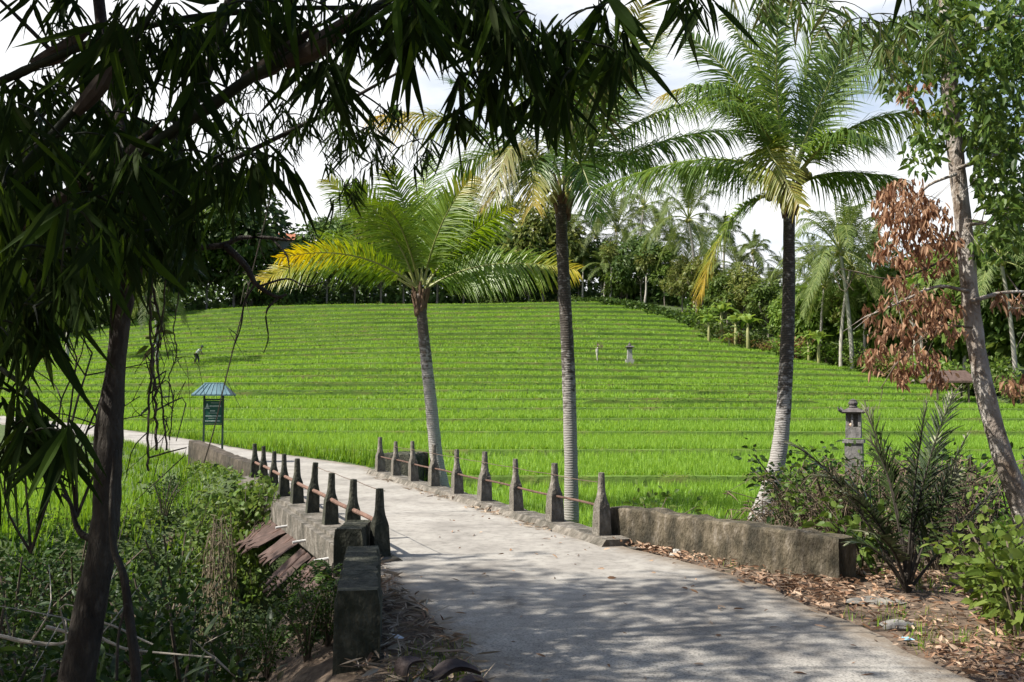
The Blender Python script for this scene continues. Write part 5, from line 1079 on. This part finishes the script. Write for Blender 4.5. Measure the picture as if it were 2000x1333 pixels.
# ground cover in the gully
m_ = MB(); n = 42000; X = rng.uniform(-17, -1.4, n); Y = rng.uniform(5.2, 24, n); Z = gz(X, Y); ok = (Z < -.35) & (Z > -4) & (X < -.36 * (Y - 12) - 1.4); X, Y, Z = X[ok], Y[ok], Z[ok]; n = len(X)
m_.leaves(np.column_stack([X, Y, Z + rng.uniform(0, .28, n)]), rdir(n, -.3, 1), rdir(n, .1, 1), rng.uniform(.06, .18, n), rng.uniform(.02, .055, n), .2, 'oval', fold=.15)
o = m_.build('undergrowth', leaf_mat('undergrowth_leaf', [(.012, .028, .008), (.024, .048, .011), (.05, .08, .018), (.06, .045, .025)], .25)); tag(o, 'low tangled weeds covering the gully floor and banks', 'undergrowth', kind='stuff')
# pale fallen branches
for pts, lab in (([(-10, 1240), (60, 1255), (128, 1255), (190, 1215), (300, 1260)], 'pale fallen branch lying across the gully weeds at lower left'), ([(170, 1310), (190, 1250), (215, 1255), (260, 1270), (420, 1285)], 'pale forked dead branch at the foot of the forked trunk'), ([(90, 1225), (130, 1235), (180, 1250)], 'short pale dead branch left of the forked trunk')):
    P = np.array([at(px, py, 8.6) for px, py in pts]); b = P[0].copy(); root = thing('fallen_branch', lab, 'branch', b); m_ = MB(); m_.tube(spline(P - b, 24), np.linspace(.02, .008, 24), 6, wob=.15)
    for _ in range(4): q = P[rng.integers(1, len(P))] - b; m_.tube(spline([q, q + rng.normal(0, .15, 3) + [0, 0, .15], q + rng.normal(0, .3, 3) + [0, 0, .3]], 6), np.linspace(.01, .003, 6), 5)
    m_.build('branch', plain('dead_wood', (.34, .30, .25)), root)
# creeper on the wing wall and bridge corner
M_creep = leaf_mat('creeper_leaf', [(.06, .11, .02), (.10, .17, .03), (.15, .21, .05), (.04, .075, .02)], .4)
b_ = at(470, 960, 21.5); root = thing('creeper', 'leafy creeper hanging down the wing wall and bridge corner', 'creeper', b_)
m_ = MB(); t_ = MB()
for k in range(120):
    px = rng.uniform(380, 530); py = np.interp(px, [395, 470, 530], [985, 965, 925]) + rng.uniform(-10, 40); Y = np.interp(px, [395, 530], [22.5, 20.5]) + rng.uniform(-2.6, 0); ln = rng.uniform(.3, 2.0); s = at(px, py, Y) - b_
    P = spline([s, s + [rng.normal(0, .15), rng.normal(0, .1), -ln * .4], s + [rng.normal(0, .25), rng.normal(0, .15) - .2, -ln]], 12); t_.tube(P, .006, 4, cap=False)
    q = int(16 + ln * 20); i = rng.integers(0, 12, q); m_.leaves(P[i] + rng.normal(0, .09, (q, 3)), rdir(q, -1, .3), rdir(q, -.1, 1), rng.uniform(.09, .17, q), rng.uniform(.06, .1, q), .2, 'oval', fold=.1)
n = 9000; X = rng.uniform(-13, -5.4, n); Y = rng.uniform(18.5, 28, n); wx = np.interp(Y, [18, 24.0, 25.2, 26.8, 28.9], [-4.6, -6.85, -7.55, -8.55, -10.2]); Z = gz(X, Y); ok = (X < wx - .1) & (X > wx - 3.2) & (Z > -2.6); X, Y, Z = X[ok], Y[ok], Z[ok]; n = len(X)
m_.leaves(np.column_stack([X, Y, Z + rng.uniform(0, .22, n) + .12 * vnoise(X, Y, .6, 2)]) - b_, rdir(n, -.3, 1), rdir(n, .1, 1), rng.uniform(.08, .17, n), rng.uniform(.05, .1, n), .2, 'oval', fold=.1)
t_.build('stems', M_vine, root); m_.build('foliage', M_creep, root)
b_ = at(425, 1010, 17.5); root = thing('dry_creeper', 'column of straw coloured dead creeper below the wing wall', 'creeper', b_); m_ = MB(); l_ = MB()
for k in range(44):
    s = at(rng.normal(425, 17), rng.uniform(1000, 1075), 17.5 + rng.uniform(-.8, .8)) - b_; ln = rng.uniform(1.0, 2.6); P = spline([s, s + [rng.normal(0, .12), rng.normal(0, .1), -ln * .5], s + [rng.normal(0, .15), rng.normal(0, .15), -ln]], 9); m_.tube(P, .008, 4, cap=False)
    q = 12; i = rng.integers(0, 9, q); l_.leaves(P[i] + rng.normal(0, .05, (q, 3)), rdir(q, -1, .2), rdir(q), .14, .025, .2, 'strip', fold=.2)
m_.build('stems', plain('straw', (.17, .135, .09)), root); l_.build('foliage', leaf_mat('straw_leaf', [(.10, .08, .05), (.22, .18, .12), (.06, .10, .025), (.05, .09, .02)], .2), root)
place(shrub(.9, .7, 260, .13, M_shr[2]), onb_(335, 930, 26.0) , 'dark leafy bush climbing left of the wing wall end', 0, .9)
# ferny sapling by the near parapet: bright compound leaves
M_fern = leaf_mat('acacia_leaf', [(.05, .11, .02), (.08, .15, .025), (.12, .19, .04)], .4)
b_ = onb_(640, 1240, 8.6); root = thing('feathery_sapling', 'feathery green sapling leaning on the near parapet block', 'sapling', b_)
st = MB(); m_ = MB()
for tx, ty, dz in ((650, 1100, .2), (680, 1110, 0), (615, 1110, .3), (590, 1160, 0), (560, 1230, .3), (640, 1150, -.2), (520, 1260, .2), (600, 1240, -.3), (540, 1300, -.2)):
    e = at(tx, ty, 8.6 + dz) - b_; P = spline([(0, 0, 0), e * [.5, .5, .65], e], 10); st.tube(P, np.linspace(.014, .005, 10), 5)
    for k in range(7):
        s = P[rng.integers(5, 10)]; dv = nrm(rdir(1, -.3, .5)[0] + [.3, -.2, 0]); l_ = rng.uniform(.14, .26); frond(m_, s, s + dv * l_ * .5 + [0, 0, .03], s + dv * l_ - [0, 0, .05], pairs=9, Lm=.075, W=.028, droop=.1, start=.15, stalk=.003, fwd=.2)
st.build('stems', M_twig, root); m_.build('foliage', [M_fern, M_twig], root)

# ------------------------------------------------------------------ grass, litter
m_ = MB()
def tufts(X, Y, nb, h, wd, lean=.45):
    n = len(X); B = np.repeat(np.column_stack([X, Y, gz(X, Y)]), nb, 0); q = len(B); a = rng.uniform(0, 6.28, q); l_ = rng.uniform(.1, 1, q) * lean; B[:, :2] += rng.normal(0, .06, (q, 2))
    m_.leaves(B, np.column_stack([np.cos(a) * l_, np.sin(a) * l_, np.ones(q)]), np.column_stack([np.cos(a), np.sin(a), np.zeros(q)]) + rdir(q) * .2, np.repeat(h, nb) * rng.uniform(.5, 1.15, q), wd, l_ * .6, 'blade', fold=0)
n = 1500; i = rng.integers(235, 420, n); off = rng.uniform(.3, 2.3, n); X = rcf[i, 0] + sd[i, 0] * (rwf[i] / 2 + off); Y = rcf[i, 1] + sd[i, 1] * (rwf[i] / 2 + off); ok = (Y > 25.5); tufts(X[ok], Y[ok], 9, np.where(off > .6, .8, .35)[ok], .03)
n = 900; i = rng.integers(235, 420, n); off = rng.uniform(.15, 1.6, n); X = rcf[i, 0] - sd[i, 0] * (rwf[i] / 2 + off); Y = rcf[i, 1] - sd[i, 1] * (rwf[i] / 2 + off); ok = (Y > 29.0); tufts(X[ok], Y[ok], 7, np.full(ok.sum(), .3), .03)
n = 130; X = rng.uniform(-13, -7, n); Y = rng.uniform(19.5, 27, n); ok = (X + .42 * (Y - 12) < -3.2); tufts(X[ok], Y[ok], 8, np.full(ok.sum(), .9), .03)
n = 1800; X = rng.uniform(-20, -8, n); Y = rng.uniform(24, 42, n); rd = road_dist(X, Y); ok = (rd > .2) & (rd < 3.2) & (X < np.interp(Y, rc[:, 1], rc[:, 0])); tufts(X[ok], Y[ok], 8, np.full(ok.sum(), .34), .03)
o = m_.build('tall_grass', leaf_mat('tall_grass_leaf', [(.10, .21, .02), (.15, .27, .025), (.20, .30, .05)], .4)); tag(o, 'tall bright grass lining the bend of the road beyond the bridge', 'grass', kind='stuff')
m_ = MB()
n = 420; X = rng.uniform(2.6, 6.6, n); Y = rng.uniform(7.2, 12.2, n); ok = (road_dist(X, Y) > .15) & ((X - 3.7) * .85 + (Y - 10.3) * .5 < 1.8) & (vnoise(X, Y, .7, 4) > -.1); tufts(X[ok], Y[ok], 7, np.full(ok.sum(), .16), .008, .7)
n = 60; X = rng.uniform(-.9, -.2, n); Y = rng.uniform(6, 7.6, n); ok = road_dist(X, Y) > .0; tufts(X[ok], Y[ok], 7, np.full(ok.sum(), .16), .008, .7)
o = m_.build('verge_grass', M_grass); tag(o, 'sparse short grass growing through the litter of the right verge', 'grass', kind='stuff')
M_lit = leaf_mat('fallen_leaf', [(.12, .065, .035), (.22, .13, .08), (.34, .22, .14), (.44, .33, .24), (.28, .16, .10)], .1, rough=.7, spec=.2)
def litter(name, label, X, Y, L0_, L1_, wr, mats, h=.05):
    m_ = MB(); n = len(X); a = rng.uniform(0, 6.28, n); D = np.column_stack([np.cos(a), np.sin(a), rng.normal(0, .22, n)]); Ln = rng.uniform(L0_, L1_, n)
    rd = road_dist(X, Y); Z = np.where(rd < .06, road_z(X, Y) + .028, gz(X, Y) + .02) + rng.random(n) * h
    m_.leaves(np.column_stack([X, Y, Z]), D, rdir(n, .35, 1), Ln, Ln * wr * rng.uniform(.6, 1.4, n), rng.uniform(-.15, .1, n), 'oval', fold=.6)
    o = m_.build(name, mats); tag(o, label, 'litter', kind='stuff')
n = 24000; X = rng.uniform(1.2, 7.2, n); Y = rng.uniform(5.2, 13.4, n); rd = road_dist(X, Y); line = (X - 1.5) * .80 + (Y - 13.25) * .6   # in front of the parapet
ok = (line < -.05 + .9 * (X > 3.9)) & (X > .5) & (rd > -.02 + .25 * rng.random(n) ** 3 - .2 * (rng.random(n) < .1)) & (rng.random(n) < np.where(vnoise(X, Y, .6, 9) > -.05, 1.0, .28)) & (rd < 3.2)
litter('leaf_litter', 'brown fallen leaves heaped along the right parapet and verge', X[ok], Y[ok], .04, .13, .28, M_lit, .07)
n = 3600; X = rng.uniform(-1.7, .1, n); Y = rng.uniform(5.4, 11.4, n); rd = road_dist(X, Y); ok = (rd > -.03) & (rd < .95) & (X > -1.18 - .09 * (Y - 7.15) * 1.6) & (rng.random(n) < .9)
M_lit2 = leaf_mat('bamboo_litter', [(.16, .12, .08), (.28, .22, .16), (.42, .35, .27), (.22, .13, .08)], .1, rough=.7, spec=.2)
litter('bamboo_litter', 'pale dry bamboo leaves and sheaths strewn between the near block and the road', X[ok], Y[ok], .07, .24, .14, M_lit2, .09)
n = 130; X = rng.uniform(-1.2, 3.2, n); Y = rng.uniform(5.5, 16, n); ok = road_dist(X, Y) < -.05; litter('road_litter', 'scattered single dry leaves on the road surface', X[ok], Y[ok], .04, .12, .3, M_lit, .005)
n = 260; s = rng.uniform(0, 12, n); t = 3.0 - np.abs(rng.normal(0, .12, n)); P = L0 + s[:, None] * U + t[:, None] * PP; m_ok = vnoise(s * 2, s, .8, 2) > .0; litter('kerb_litter', 'dry leaves caught along the right kerb of the bridge', P[m_ok, 0], P[m_ok, 1], .05, .2, .25, M_lit2, .03)
# big fallen bamboo sheaths at the bottom
M_she2 = noise_mat('fallen_sheath', [(.3, (.03, .022, .022)), (.6, (.085, .06, .055)), (.75, (.16, .12, .10))], 7, bump=.3, rough=.6, stretch=(1, 1, 1))
for px, py, Y, ln, a, wd, lab in ((790, 1290, 6.55, .46, 1.15, .13, 'upright curled dark bamboo sheath at the bottom beside the road'), (850, 1300, 6.5, .5, .35, .15, 'broad dark bamboo sheath lying in front at the bottom edge'), (890, 1325, 6.3, .42, -.05, .10, 'flat purple brown sheath at the road edge bottom')):
    p = onb_(px, py, Y); p[2] += .05; root = thing('fallen_sheath', lab, 'bamboo sheath', p); m_ = MB(); n = 12; V = []
    dv = np.array([math.cos(a), .25, .45 * math.sin(max(a, 0))]); sv = nrm(np.cross(dv, [0, 0, 1])); nv = np.cross(sv, nrm(dv))
    for i in range(n):
        t = i / (n - 1) - .35; w_ = wd * (1 - abs(t - .1) ** 1.6 * 1.3)
        for e in np.linspace(-1, 1, 7): V.append(dv * ln * t + sv * w_ * e * .8 + nv * (w_ * .4 * e * e + .06 * math.sin(t * 5)) + [0, 0, .02])
    V = np.array(V); i, j = np.meshgrid(np.arange(n - 1), np.arange(6), indexing='ij'); k = (i * 7 + j).ravel(); Fc = np.stack([k, k + 1, k + 8, k + 7], -1)
    m_.add(V, Fc); m_.add(V - nv * .006, Fc[:, ::-1]); m_.build('sheath', M_she2, root, smooth=True)

# ------------------------------------------------------------------ stones, scraps
def stone(label, c, s, mat_):
    m_ = MB(); n, m = 9, 7; V = []
    for i in range(m):
        ph = math.pi * i / (m - 1)
        for j in range(n):
            a = 2 * math.pi * j / n; r = 1 + rng.normal(0, .1); V.append([s[0] * r * math.sin(ph) * math.cos(a), s[1] * r * math.sin(ph) * math.sin(a), s[2] * (math.cos(ph) * r + .5)])
    i = np.arange(m - 1)[:, None] * n; j = np.arange(n)[None]; k = (j + 1) % n
    m_.add(np.array(V), np.stack([i + n + j, i + n + k, i + k, i + j], -1).reshape(-1, 4)); o = m_.build('stone', mat_); o.location = [float(q) for q in c]; tag(o, label, 'stone'); return o
M_st = noise_mat('pale_stone', [(.3, (.30, .28, .25)), (.7, (.50, .48, .44))], 8, bump=.5)
stone('white angular stone at the foot of the right parapet', onb_(1320, 1062, 12.0), (.085, .07, .075), M_st)
stone('flat grey stone in the brown litter of the right verge', onb_(1755, 1218, 8.35), (.16, .12, .05), noise_mat('grey_stone', [(.3, (.16, .15, .14)), (.7, (.28, .27, .25))], 8, bump=.4))
stone('grey slab of rubble at the edge of the grass on the right verge', onb_(1710, 1165, 9.3), (.30, .16, .04), noise_mat('grey_rubble', [(.3, (.15, .14, .125)), (.7, (.27, .25, .22))], 8, bump=.5))
stone('small rounded concrete lump at the foot of the nearest right post', bp(-.22, 3.35, .02), (.14, .10, .05), M_conc)
p = onb_(1758, 1248, 7.75); m_ = MB(); m_.leaves([p + [0, 0, .05]], [[1, .2, .05]], [[0, -.3, 1]], .14, .06, .1, 'oval', fold=.5); o = m_.build('plastic_scrap', plain('blue_plastic', (.35, .6, .75), rough=.3)); tag(o, 'crumpled pale blue plastic scrap in the right verge litter', 'scrap')
p = onb_(755, 1222, 7.75); m_ = MB(); m_.leaves([p + [0, 0, .06]], [[1, .2, .05]], [[0, -.3, 1]], .16, .08, .1, 'oval', fold=.5); o = m_.build('plastic_scrap', plain('white_plastic', (.6, .6, .62), rough=.4)); tag(o, 'whitish crumpled scrap in the litter by the near block', 'scrap')
# ------------------------------------------------------------------ sign by the road
d = 29.0; b_ = at(415, 905, d); b_[2] = 0.0
M_post = plain('green_black_steel', (.03, .055, .04), rough=.5); M_board = plain('sign_green', (.015, .085, .055), rough=.45, var=.1)
M_white = plain('sign_white', (.42, .50, .45), rough=.6, var=.1); M_tin = noise_mat('blue_tin_roof', [(.3, (.06, .12, .14)), (.7, (.12, .21, .24))], 3, rough=.45, bump=.1)
root = thing('road_sign', 'green information board under a small blue tin roof where the road bends', 'sign', b_, rz=.06)
sc_ = d / F
for px in (397, 433):
    m_ = MB(); x = (px - 415) * sc_; h = at(px, 770, d)[2]; m_.box((x, 0, h / 2), (.055, .055, h)); m_.build('post', M_post, root)
zt, zb = at(415, 783, d)[2], at(415, 827, d)[2]
m_ = MB(); m_.box((0, -.005, (zt + zb) / 2), (.56, .03, zt - zb)); bd = m_.build('board', M_board, root)
m_ = MB()
for z in (zt + .035, zb - .03): m_.box((0, 0, z), (.62, .05, .05))
m_.build('frame', M_post, root)
def dashes(m_, y, x0, x1, h, k):
    xs = np.linspace(x0, x1, k + 1)
    for i in range(k): m_.box(((xs[i] + xs[i + 1]) / 2, -.026, y), ((xs[1] - xs[0]) * .72, .006, h * rng.uniform(.75, 1)))
m_ = MB(); H = zt - zb
dashes(m_, zt - H * .10, -.08, .22, .02, 9); dashes(m_, zt - H * .24, -.12, .24, .055, 10); dashes(m_, zt - H * .45, -.10, .06, .045, 4); dashes(m_, zt - H * .55, -.14, .12, .018, 9); dashes(m_, zt - H * .68, -.24, .24, .04, 14); dashes(m_, zt - H * .78, -.15, .15, .02, 9); dashes(m_, zt - H * .90, -.25, .22, .04, 13)
o = m_.build('lettering', M_white, bd)
m_ = MB(); x, z = -.19, zt - H * .22                                       # emblem: a pointed shape above a base line
m_.add([[x - .05, -.026, z - .06], [x + .05, -.026, z - .06], [x + .028, -.026, z + .02], [x, -.026, z + .08], [x - .028, -.026, z + .02]], [[0, 1, 2, 3, 4]]); m_.box((x, -.026, z - .085), (.14, .006, .025)); m_.build('emblem', M_white, bd)
m_ = MB(); zr0, zr1 = at(415, 771, d)[2], at(415, 749, d)[2]; w0, w1, q0 = .60, .30, .38
for (x0, y0) in ((1, 1),):
    V = [[-w0, -q0, zr0], [w0, -q0, zr0], [w0, q0, zr0], [-w0, q0, zr0], [-w1, 0, zr1], [w1, 0, zr1], [-w0, -q0, zr0 - .04], [w0, -q0, zr0 - .04], [w0, q0, zr0 - .04], [-w0, q0, zr0 - .04]]
    m_.add(V, [[0, 1, 5, 4], [2, 3, 4, 5]]); m_.add(V, [[1, 2, 5], [3, 0, 4]]); m_.add(V, [[6, 7, 1, 0], [7, 8, 2, 1], [8, 9, 3, 2], [9, 6, 0, 3], [9, 8, 7, 6]])
for t in np.linspace(-.8, .8, 7): m_.tube([(t * w0, -q0, zr0 + .008), (t * w1, 0, zr1 + .008)], .012, 5)
m_.tube([(-w1, 0, zr1), (w1, 0, zr1)], .022, 6)
m_.build('roof', M_tin, root)

# ------------------------------------------------------------------ stone shrine near the right bank
M_stone = noise_mat('shrine_stone', [(.3, (.10, .095, .09)), (.5, (.19, .18, .17)), (.7, (.30, .28, .27))], 5, bump=.5, stops2=(.05, .05, .045), scale2=3, fac2=.5)
M_stone_d = noise_mat('shrine_roof_stone', [(.3, (.05, .045, .045)), (.7, (.14, .125, .12))], 6, bump=.5)
d = 17.0; c = at(1668, 870, d); b_ = np.array([c[0], d, float(gz(c[0], d))]); root = thing('stone_shrine', 'grey stone shrine pillar with knob finial on its small roof, right of the curved palm', 'shrine', b_, rz=-.45)
zl = lambda py: at(1668, py, d)[2] - b_[2]
m_ = MB(); m_.box((0, 0, zl(860) / 2 - .1), (.46, .42, zl(860) + .2)); m_.box((0, 0, zl(862)), (.56, .52, .06)); m_.build('base', M_stone, root)
m_ = MB(); m_.box((0, 0, (zl(860) + zl(834)) / 2 + .02), (.40, .36, zl(834) - zl(860) - .04)); m_.box((0, .13, (zl(834) + zl(808)) / 2), (.40, .10, zl(808) - zl(834)))
m_.box((.165, -.03, (zl(834) + zl(808)) / 2), (.07, .22, zl(808) - zl(834) - .006)); m_.build('body', M_stone, root)
for x in (-.165, -.02):
    m_ = MB(); m_.box((x, -.14, (zl(834) + zl(808)) / 2), (.05, .05, zl(808) - zl(834) - .004)); m_.build('column', M_stone, root)
m_ = MB(); z0, z1 = zl(808), zl(797); n = 4
for zz, w_ in ((z0, .31),): 
    V = [[-.33, -.30, z0 + .03], [.33, -.30, z0 + .03], [.33, .30, z0 + .03], [-.33, .30, z0 + .03], [-.12, -.11, z1], [.12, -.11, z1], [.12, .11, z1], [-.12, .11, z1], [-.27, -.25, z0], [.27, -.25, z0], [.27, .25, z0], [-.27, .25, z0]]
    m_.add(V, [[0, 1, 5, 4], [1, 2, 6, 5], [2, 3, 7, 6], [3, 0, 4, 7], [4, 5, 6, 7], [8, 9, 1, 0], [9, 10, 2, 1], [10, 11, 3, 2], [11, 8, 0, 3], [11, 10, 9, 8]])
for sx in (-1, 1):
    for sy in (-1, 1): m_.tube([(sx * .29, sy * .26, z0 + .04), (sx * .35, sy * .32, z0 + .07), (sx * .37, sy * .34, z0 + .12)], [.035, .03, .01], 6)
m_.build('roof', M_stone_d, root)
m_ = MB(); zf = z1; hf = zl(779) - z1; m_.lathe([(.02, -.02), (.10, .0), (.12, hf * .12), (.09, hf * .25), (.125, hf * .4), (.13, hf * .55), (.09, hf * .75), (.095, hf * .82), (.03, hf * .95), (.005, hf)], 10, (0, 0, zf)); m_.build('finial', M_stone_d, root, smooth=False)
m_ = MB(); m_.lathe([(.001, -.03), (.06, -.02), (.08, .01), (.05, .04), (.001, .045)], 8, (-.05, -.08, zl(834) + .03)); m_.build('offering', plain('offering', (.5, .36, .26)), root)
root.scale = (.66, .66, 1.0)
# distant shrines
M_pale = noise_mat('pale_shrine_stone', [(.3, (.18, .172, .16)), (.7, (.34, .325, .30))], 3, bump=.2)
def onf(px, py, d): p = at(px, py, d); return p
b_ = onf(1230, 716, 90.2); b_[2] = tread_z(b_[0], 90.2); root = thing('field_shrine', 'small pale stone shrine standing in the rice, right of the middle palm', 'shrine', b_)
m_ = MB(); m_.box((0, 0, .18), (.72, .72, .36)); m_.build('base', M_pale, root)
m_ = MB(); m_.box((0, 0, .80), (.46, .46, .90), taper=.85); m_.build('body', M_pale, root)
m_ = MB(); m_.box((0, 0, 1.33), (.50, .50, .16)); m_.box((0, 0, 1.47), (.86, .86, .12), taper=.55); m_.lathe([(.12, 1.53), (.16, 1.6), (.05, 1.75), (.01, 1.9)], 8); m_.build('roof', M_stone_d, root); root.scale = (1.1, 1.1, 1.15)
b_ = onf(1167, 718, 90.2); b_[2] = tread_z(b_[0], 90.2); root = thing('scarecrow', 'thin whitish rag figure on a stake in the rice beside the middle palm', 'scarecrow', b_)
m_ = MB(); m_.tube([(0, 0, 0), (.03, 0, 1.0), (.0, 0, 1.75)], .05, 6); m_.tube([(-.05, 0, 1.15), (.35, .05, 1.45)], .035, 5); m_.build('stake', M_twig, root)
m_ = MB(); m_.tube(spline([(0, 0, .25), (-.02, 0, .7), (-.03, 0, 1.1), (.02, 0, 1.35)], 8), [.05, .05, .07, .09, .12, .12, .09, .05], 8, wob=.15); m_.build('rag', plain('white_rag', (.40, .38, .33)), root)
m_ = MB(); n = 16; m_.leaves(np.array([[.2, 0, 1.5]]) + rng.normal(0, .12, (n, 3)), rdir(n, 0, 1), rdir(n), .35, .08, .2, 'blade', fold=0); m_.build('straw', M_lit2, root); root.scale = (1.2, 1.2, 1.15)

# ------------------------------------------------------------------ farmer bending in the field
b_ = onf(383, 714, 91.2); b_[2] = tread_z(b_[0], 91.2) + .12
root = thing('person', 'person in a white shirt and dark trousers bending forward in the rice at left', 'person', b_)
M_skin = plain('skin', (.22, .12, .075)); M_shirt = plain('white_shirt', (.68, .67, .60), var=.08); M_trous = plain('dark_trousers', (.045, .042, .035)); M_hat = plain('dark_hat', (.05, .055, .06))
def skin_body(name, verts, edges, radii, mat_, parent, root_i=0, sub=1):
    me = bpy.data.meshes.new(name); me.from_pydata([tuple(map(float, v)) for v in verts], edges, []); me.materials.append(mat_)
    o = bpy.data.objects.new(name, me); COL.objects.link(o); o.parent = parent
    s = o.modifiers.new('skin', 'SKIN'); s.use_smooth_shade = True
    for i, r in enumerate(radii): me.skin_vertices[0].data[i].radius = (r, r)
    me.skin_vertices[0].data[root_i].use_root = True
    u = o.modifiers.new('sub', 'SUBSURF'); u.levels = u.render_levels = sub
    return o
#          pelvis        waist          chest           neck            head            headtop
vb = [(0, 0, .88), (.10, 0, 1.02), (.26, 0, 1.24), (.37, 0, 1.36), (.45, 0, 1.44), (.50, 0, 1.54),
      (-.02, -.10, .84), (.03, -.11, .45), (-.13, -.12, .08), (-.02, -.13, .03), (.03, .10, .84), (.17, .11, .46), (.20, .12, .08), (.32, .12, .03),
      (.28, -.17, 1.26), (.36, -.22, 1.0), (.56, -.17, .84), (.64, -.15, .80), (.28, .17, 1.26), (.40, .20, 1.0), (.62, .12, .88), (.70, .10, .85)]
eb = [(0, 1), (1, 2), (2, 3), (3, 4), (4, 5), (0, 6), (6, 7), (7, 8), (8, 9), (0, 10), (10, 11), (11, 12), (12, 13), (2, 14), (14, 15), (15, 16), (16, 17), (2, 18), (18, 19), (19, 20), (20, 21)]
rb = [.13, .125, .14, .055, .085, .075, .09, .065, .045, .035, .09, .065, .045, .035, .06, .045, .035, .03, .06, .045, .035, .03]
skin_body('body', vb, eb, rb, M_skin, root)
skin_body('shirt', [(-.02, 0, .90), (.10, 0, 1.03), (.26, 0, 1.26), (.33, 0, 1.33), (.27, -.18, 1.27), (.33, -.21, 1.10), (.27, .18, 1.27), (.36, .20, 1.12)], [(0, 1), (1, 2), (2, 3), (2, 4), (4, 5), (2, 6), (6, 7)], [.17, .16, .175, .08, .085, .07, .085, .07], M_shirt, root)
skin_body('trousers', [(-.02, 0, .90), (-.02, -.10, .82), (.03, -.11, .45), (-.10, -.12, .18), (.03, .10, .82), (.17, .11, .46), (.195, .12, .18)], [(0, 1), (1, 2), (2, 3), (0, 4), (4, 5), (5, 6)], [.15, .115, .09, .07, .115, .09, .07], M_trous, root)
m_ = MB(); m_.lathe([(.21, -.05), (.20, -.03), (.10, .0), (.095, .08), (.05, .12), (.001, .125)], 12, (.49, 0, 1.55)); m_.build('hat', M_hat, root); root.scale = (1.12,) * 3

# ------------------------------------------------------------------ hut and house
M_thatch = noise_mat('rusty_roof', [(.3, (.06, .038, .03)), (.7, (.12, .08, .065))], 5, bump=.5)
M_wood = noise_mat('hut_wood', [(.3, (.06, .045, .035)), (.7, (.14, .11, .08))], 5, bump=.3)
Y = 70.0; c = at(1855, 775, Y); b_ = np.array([c[0], Y, float(gz(c[0], Y))]); root = thing('field_hut', 'open field hut with low brownish roof at the right rice border', 'hut', b_, rz=-.15)
zr, ze = at(1855, 724, Y)[2] - b_[2], at(1855, 742, Y)[2] - b_[2]
for x in (-1.1, 1.1):
    for y in (-.8, .8): m_ = MB(); m_.box((x, y, ze / 2), (.12, .12, ze)); m_.build('post', M_wood, root)
m_ = MB(); m_.box((0, 0, .55), (2.5, 1.9, .12)); m_.build('floor', M_wood, root)
m_ = MB(); V = [[-1.75, -1.3, ze - .1], [1.75, -1.3, ze - .1], [1.75, 1.3, ze - .1], [-1.75, 1.3, ze - .1], [-1.2, 0, zr], [1.2, 0, zr], [-1.75, -1.3, ze - .25], [1.75, -1.3, ze - .25], [1.75, 1.3, ze - .25], [-1.75, 1.3, ze - .25]]
m_.add(V, [[0, 1, 5, 4], [2, 3, 4, 5], [6, 7, 1, 0], [7, 8, 2, 1], [8, 9, 3, 2], [9, 6, 0, 3], [9, 8, 7, 6]]); m_.add(V, [[1, 2, 5], [3, 0, 4]]); m_.build('roof', M_thatch, root)
M_tile = noise_mat('orange_tile', [(.3, (.30, .10, .055)), (.7, (.46, .19, .11))], 2.5, bump=.4); M_wall = plain('cream_wall', (.45, .42, .36), var=.1)
Y = 160.0; c = at(558, 500, Y); b_ = np.array([c[0], Y, float(gz(c[0], Y))]); root = thing('house', 'house with orange tiled roof showing among the trees at upper left', 'house', b_, rz=.2)
ze, zr = at(555, 472, Y)[2] - b_[2], at(555, 456, Y)[2] - b_[2]
m_ = MB(); m_.box((0, 0, ze / 2), (5.6, 4.2, ze)); m_.build('wall', M_wall, root)
m_ = MB(); V = [[-3.5, -2.7, ze - .1], [3.5, -2.7, ze - .1], [3.5, 2.7, ze - .1], [-3.5, 2.7, ze - .1], [-1.7, 0, zr], [1.7, 0, zr]]
m_.add(V, [[0, 1, 5, 4], [2, 3, 4, 5], [3, 2, 1, 0]]); m_.add(V, [[1, 2, 5], [3, 0, 4]]); m_.build('roof', M_tile, root)
for x in (-1.6, 1.4):
    m_ = MB(); m_.box((x, -2.13, ze * .72), (1.1, .08, 1.2)); m_.build('window', plain('dark_window', (.04, .045, .05), rough=.2), root)
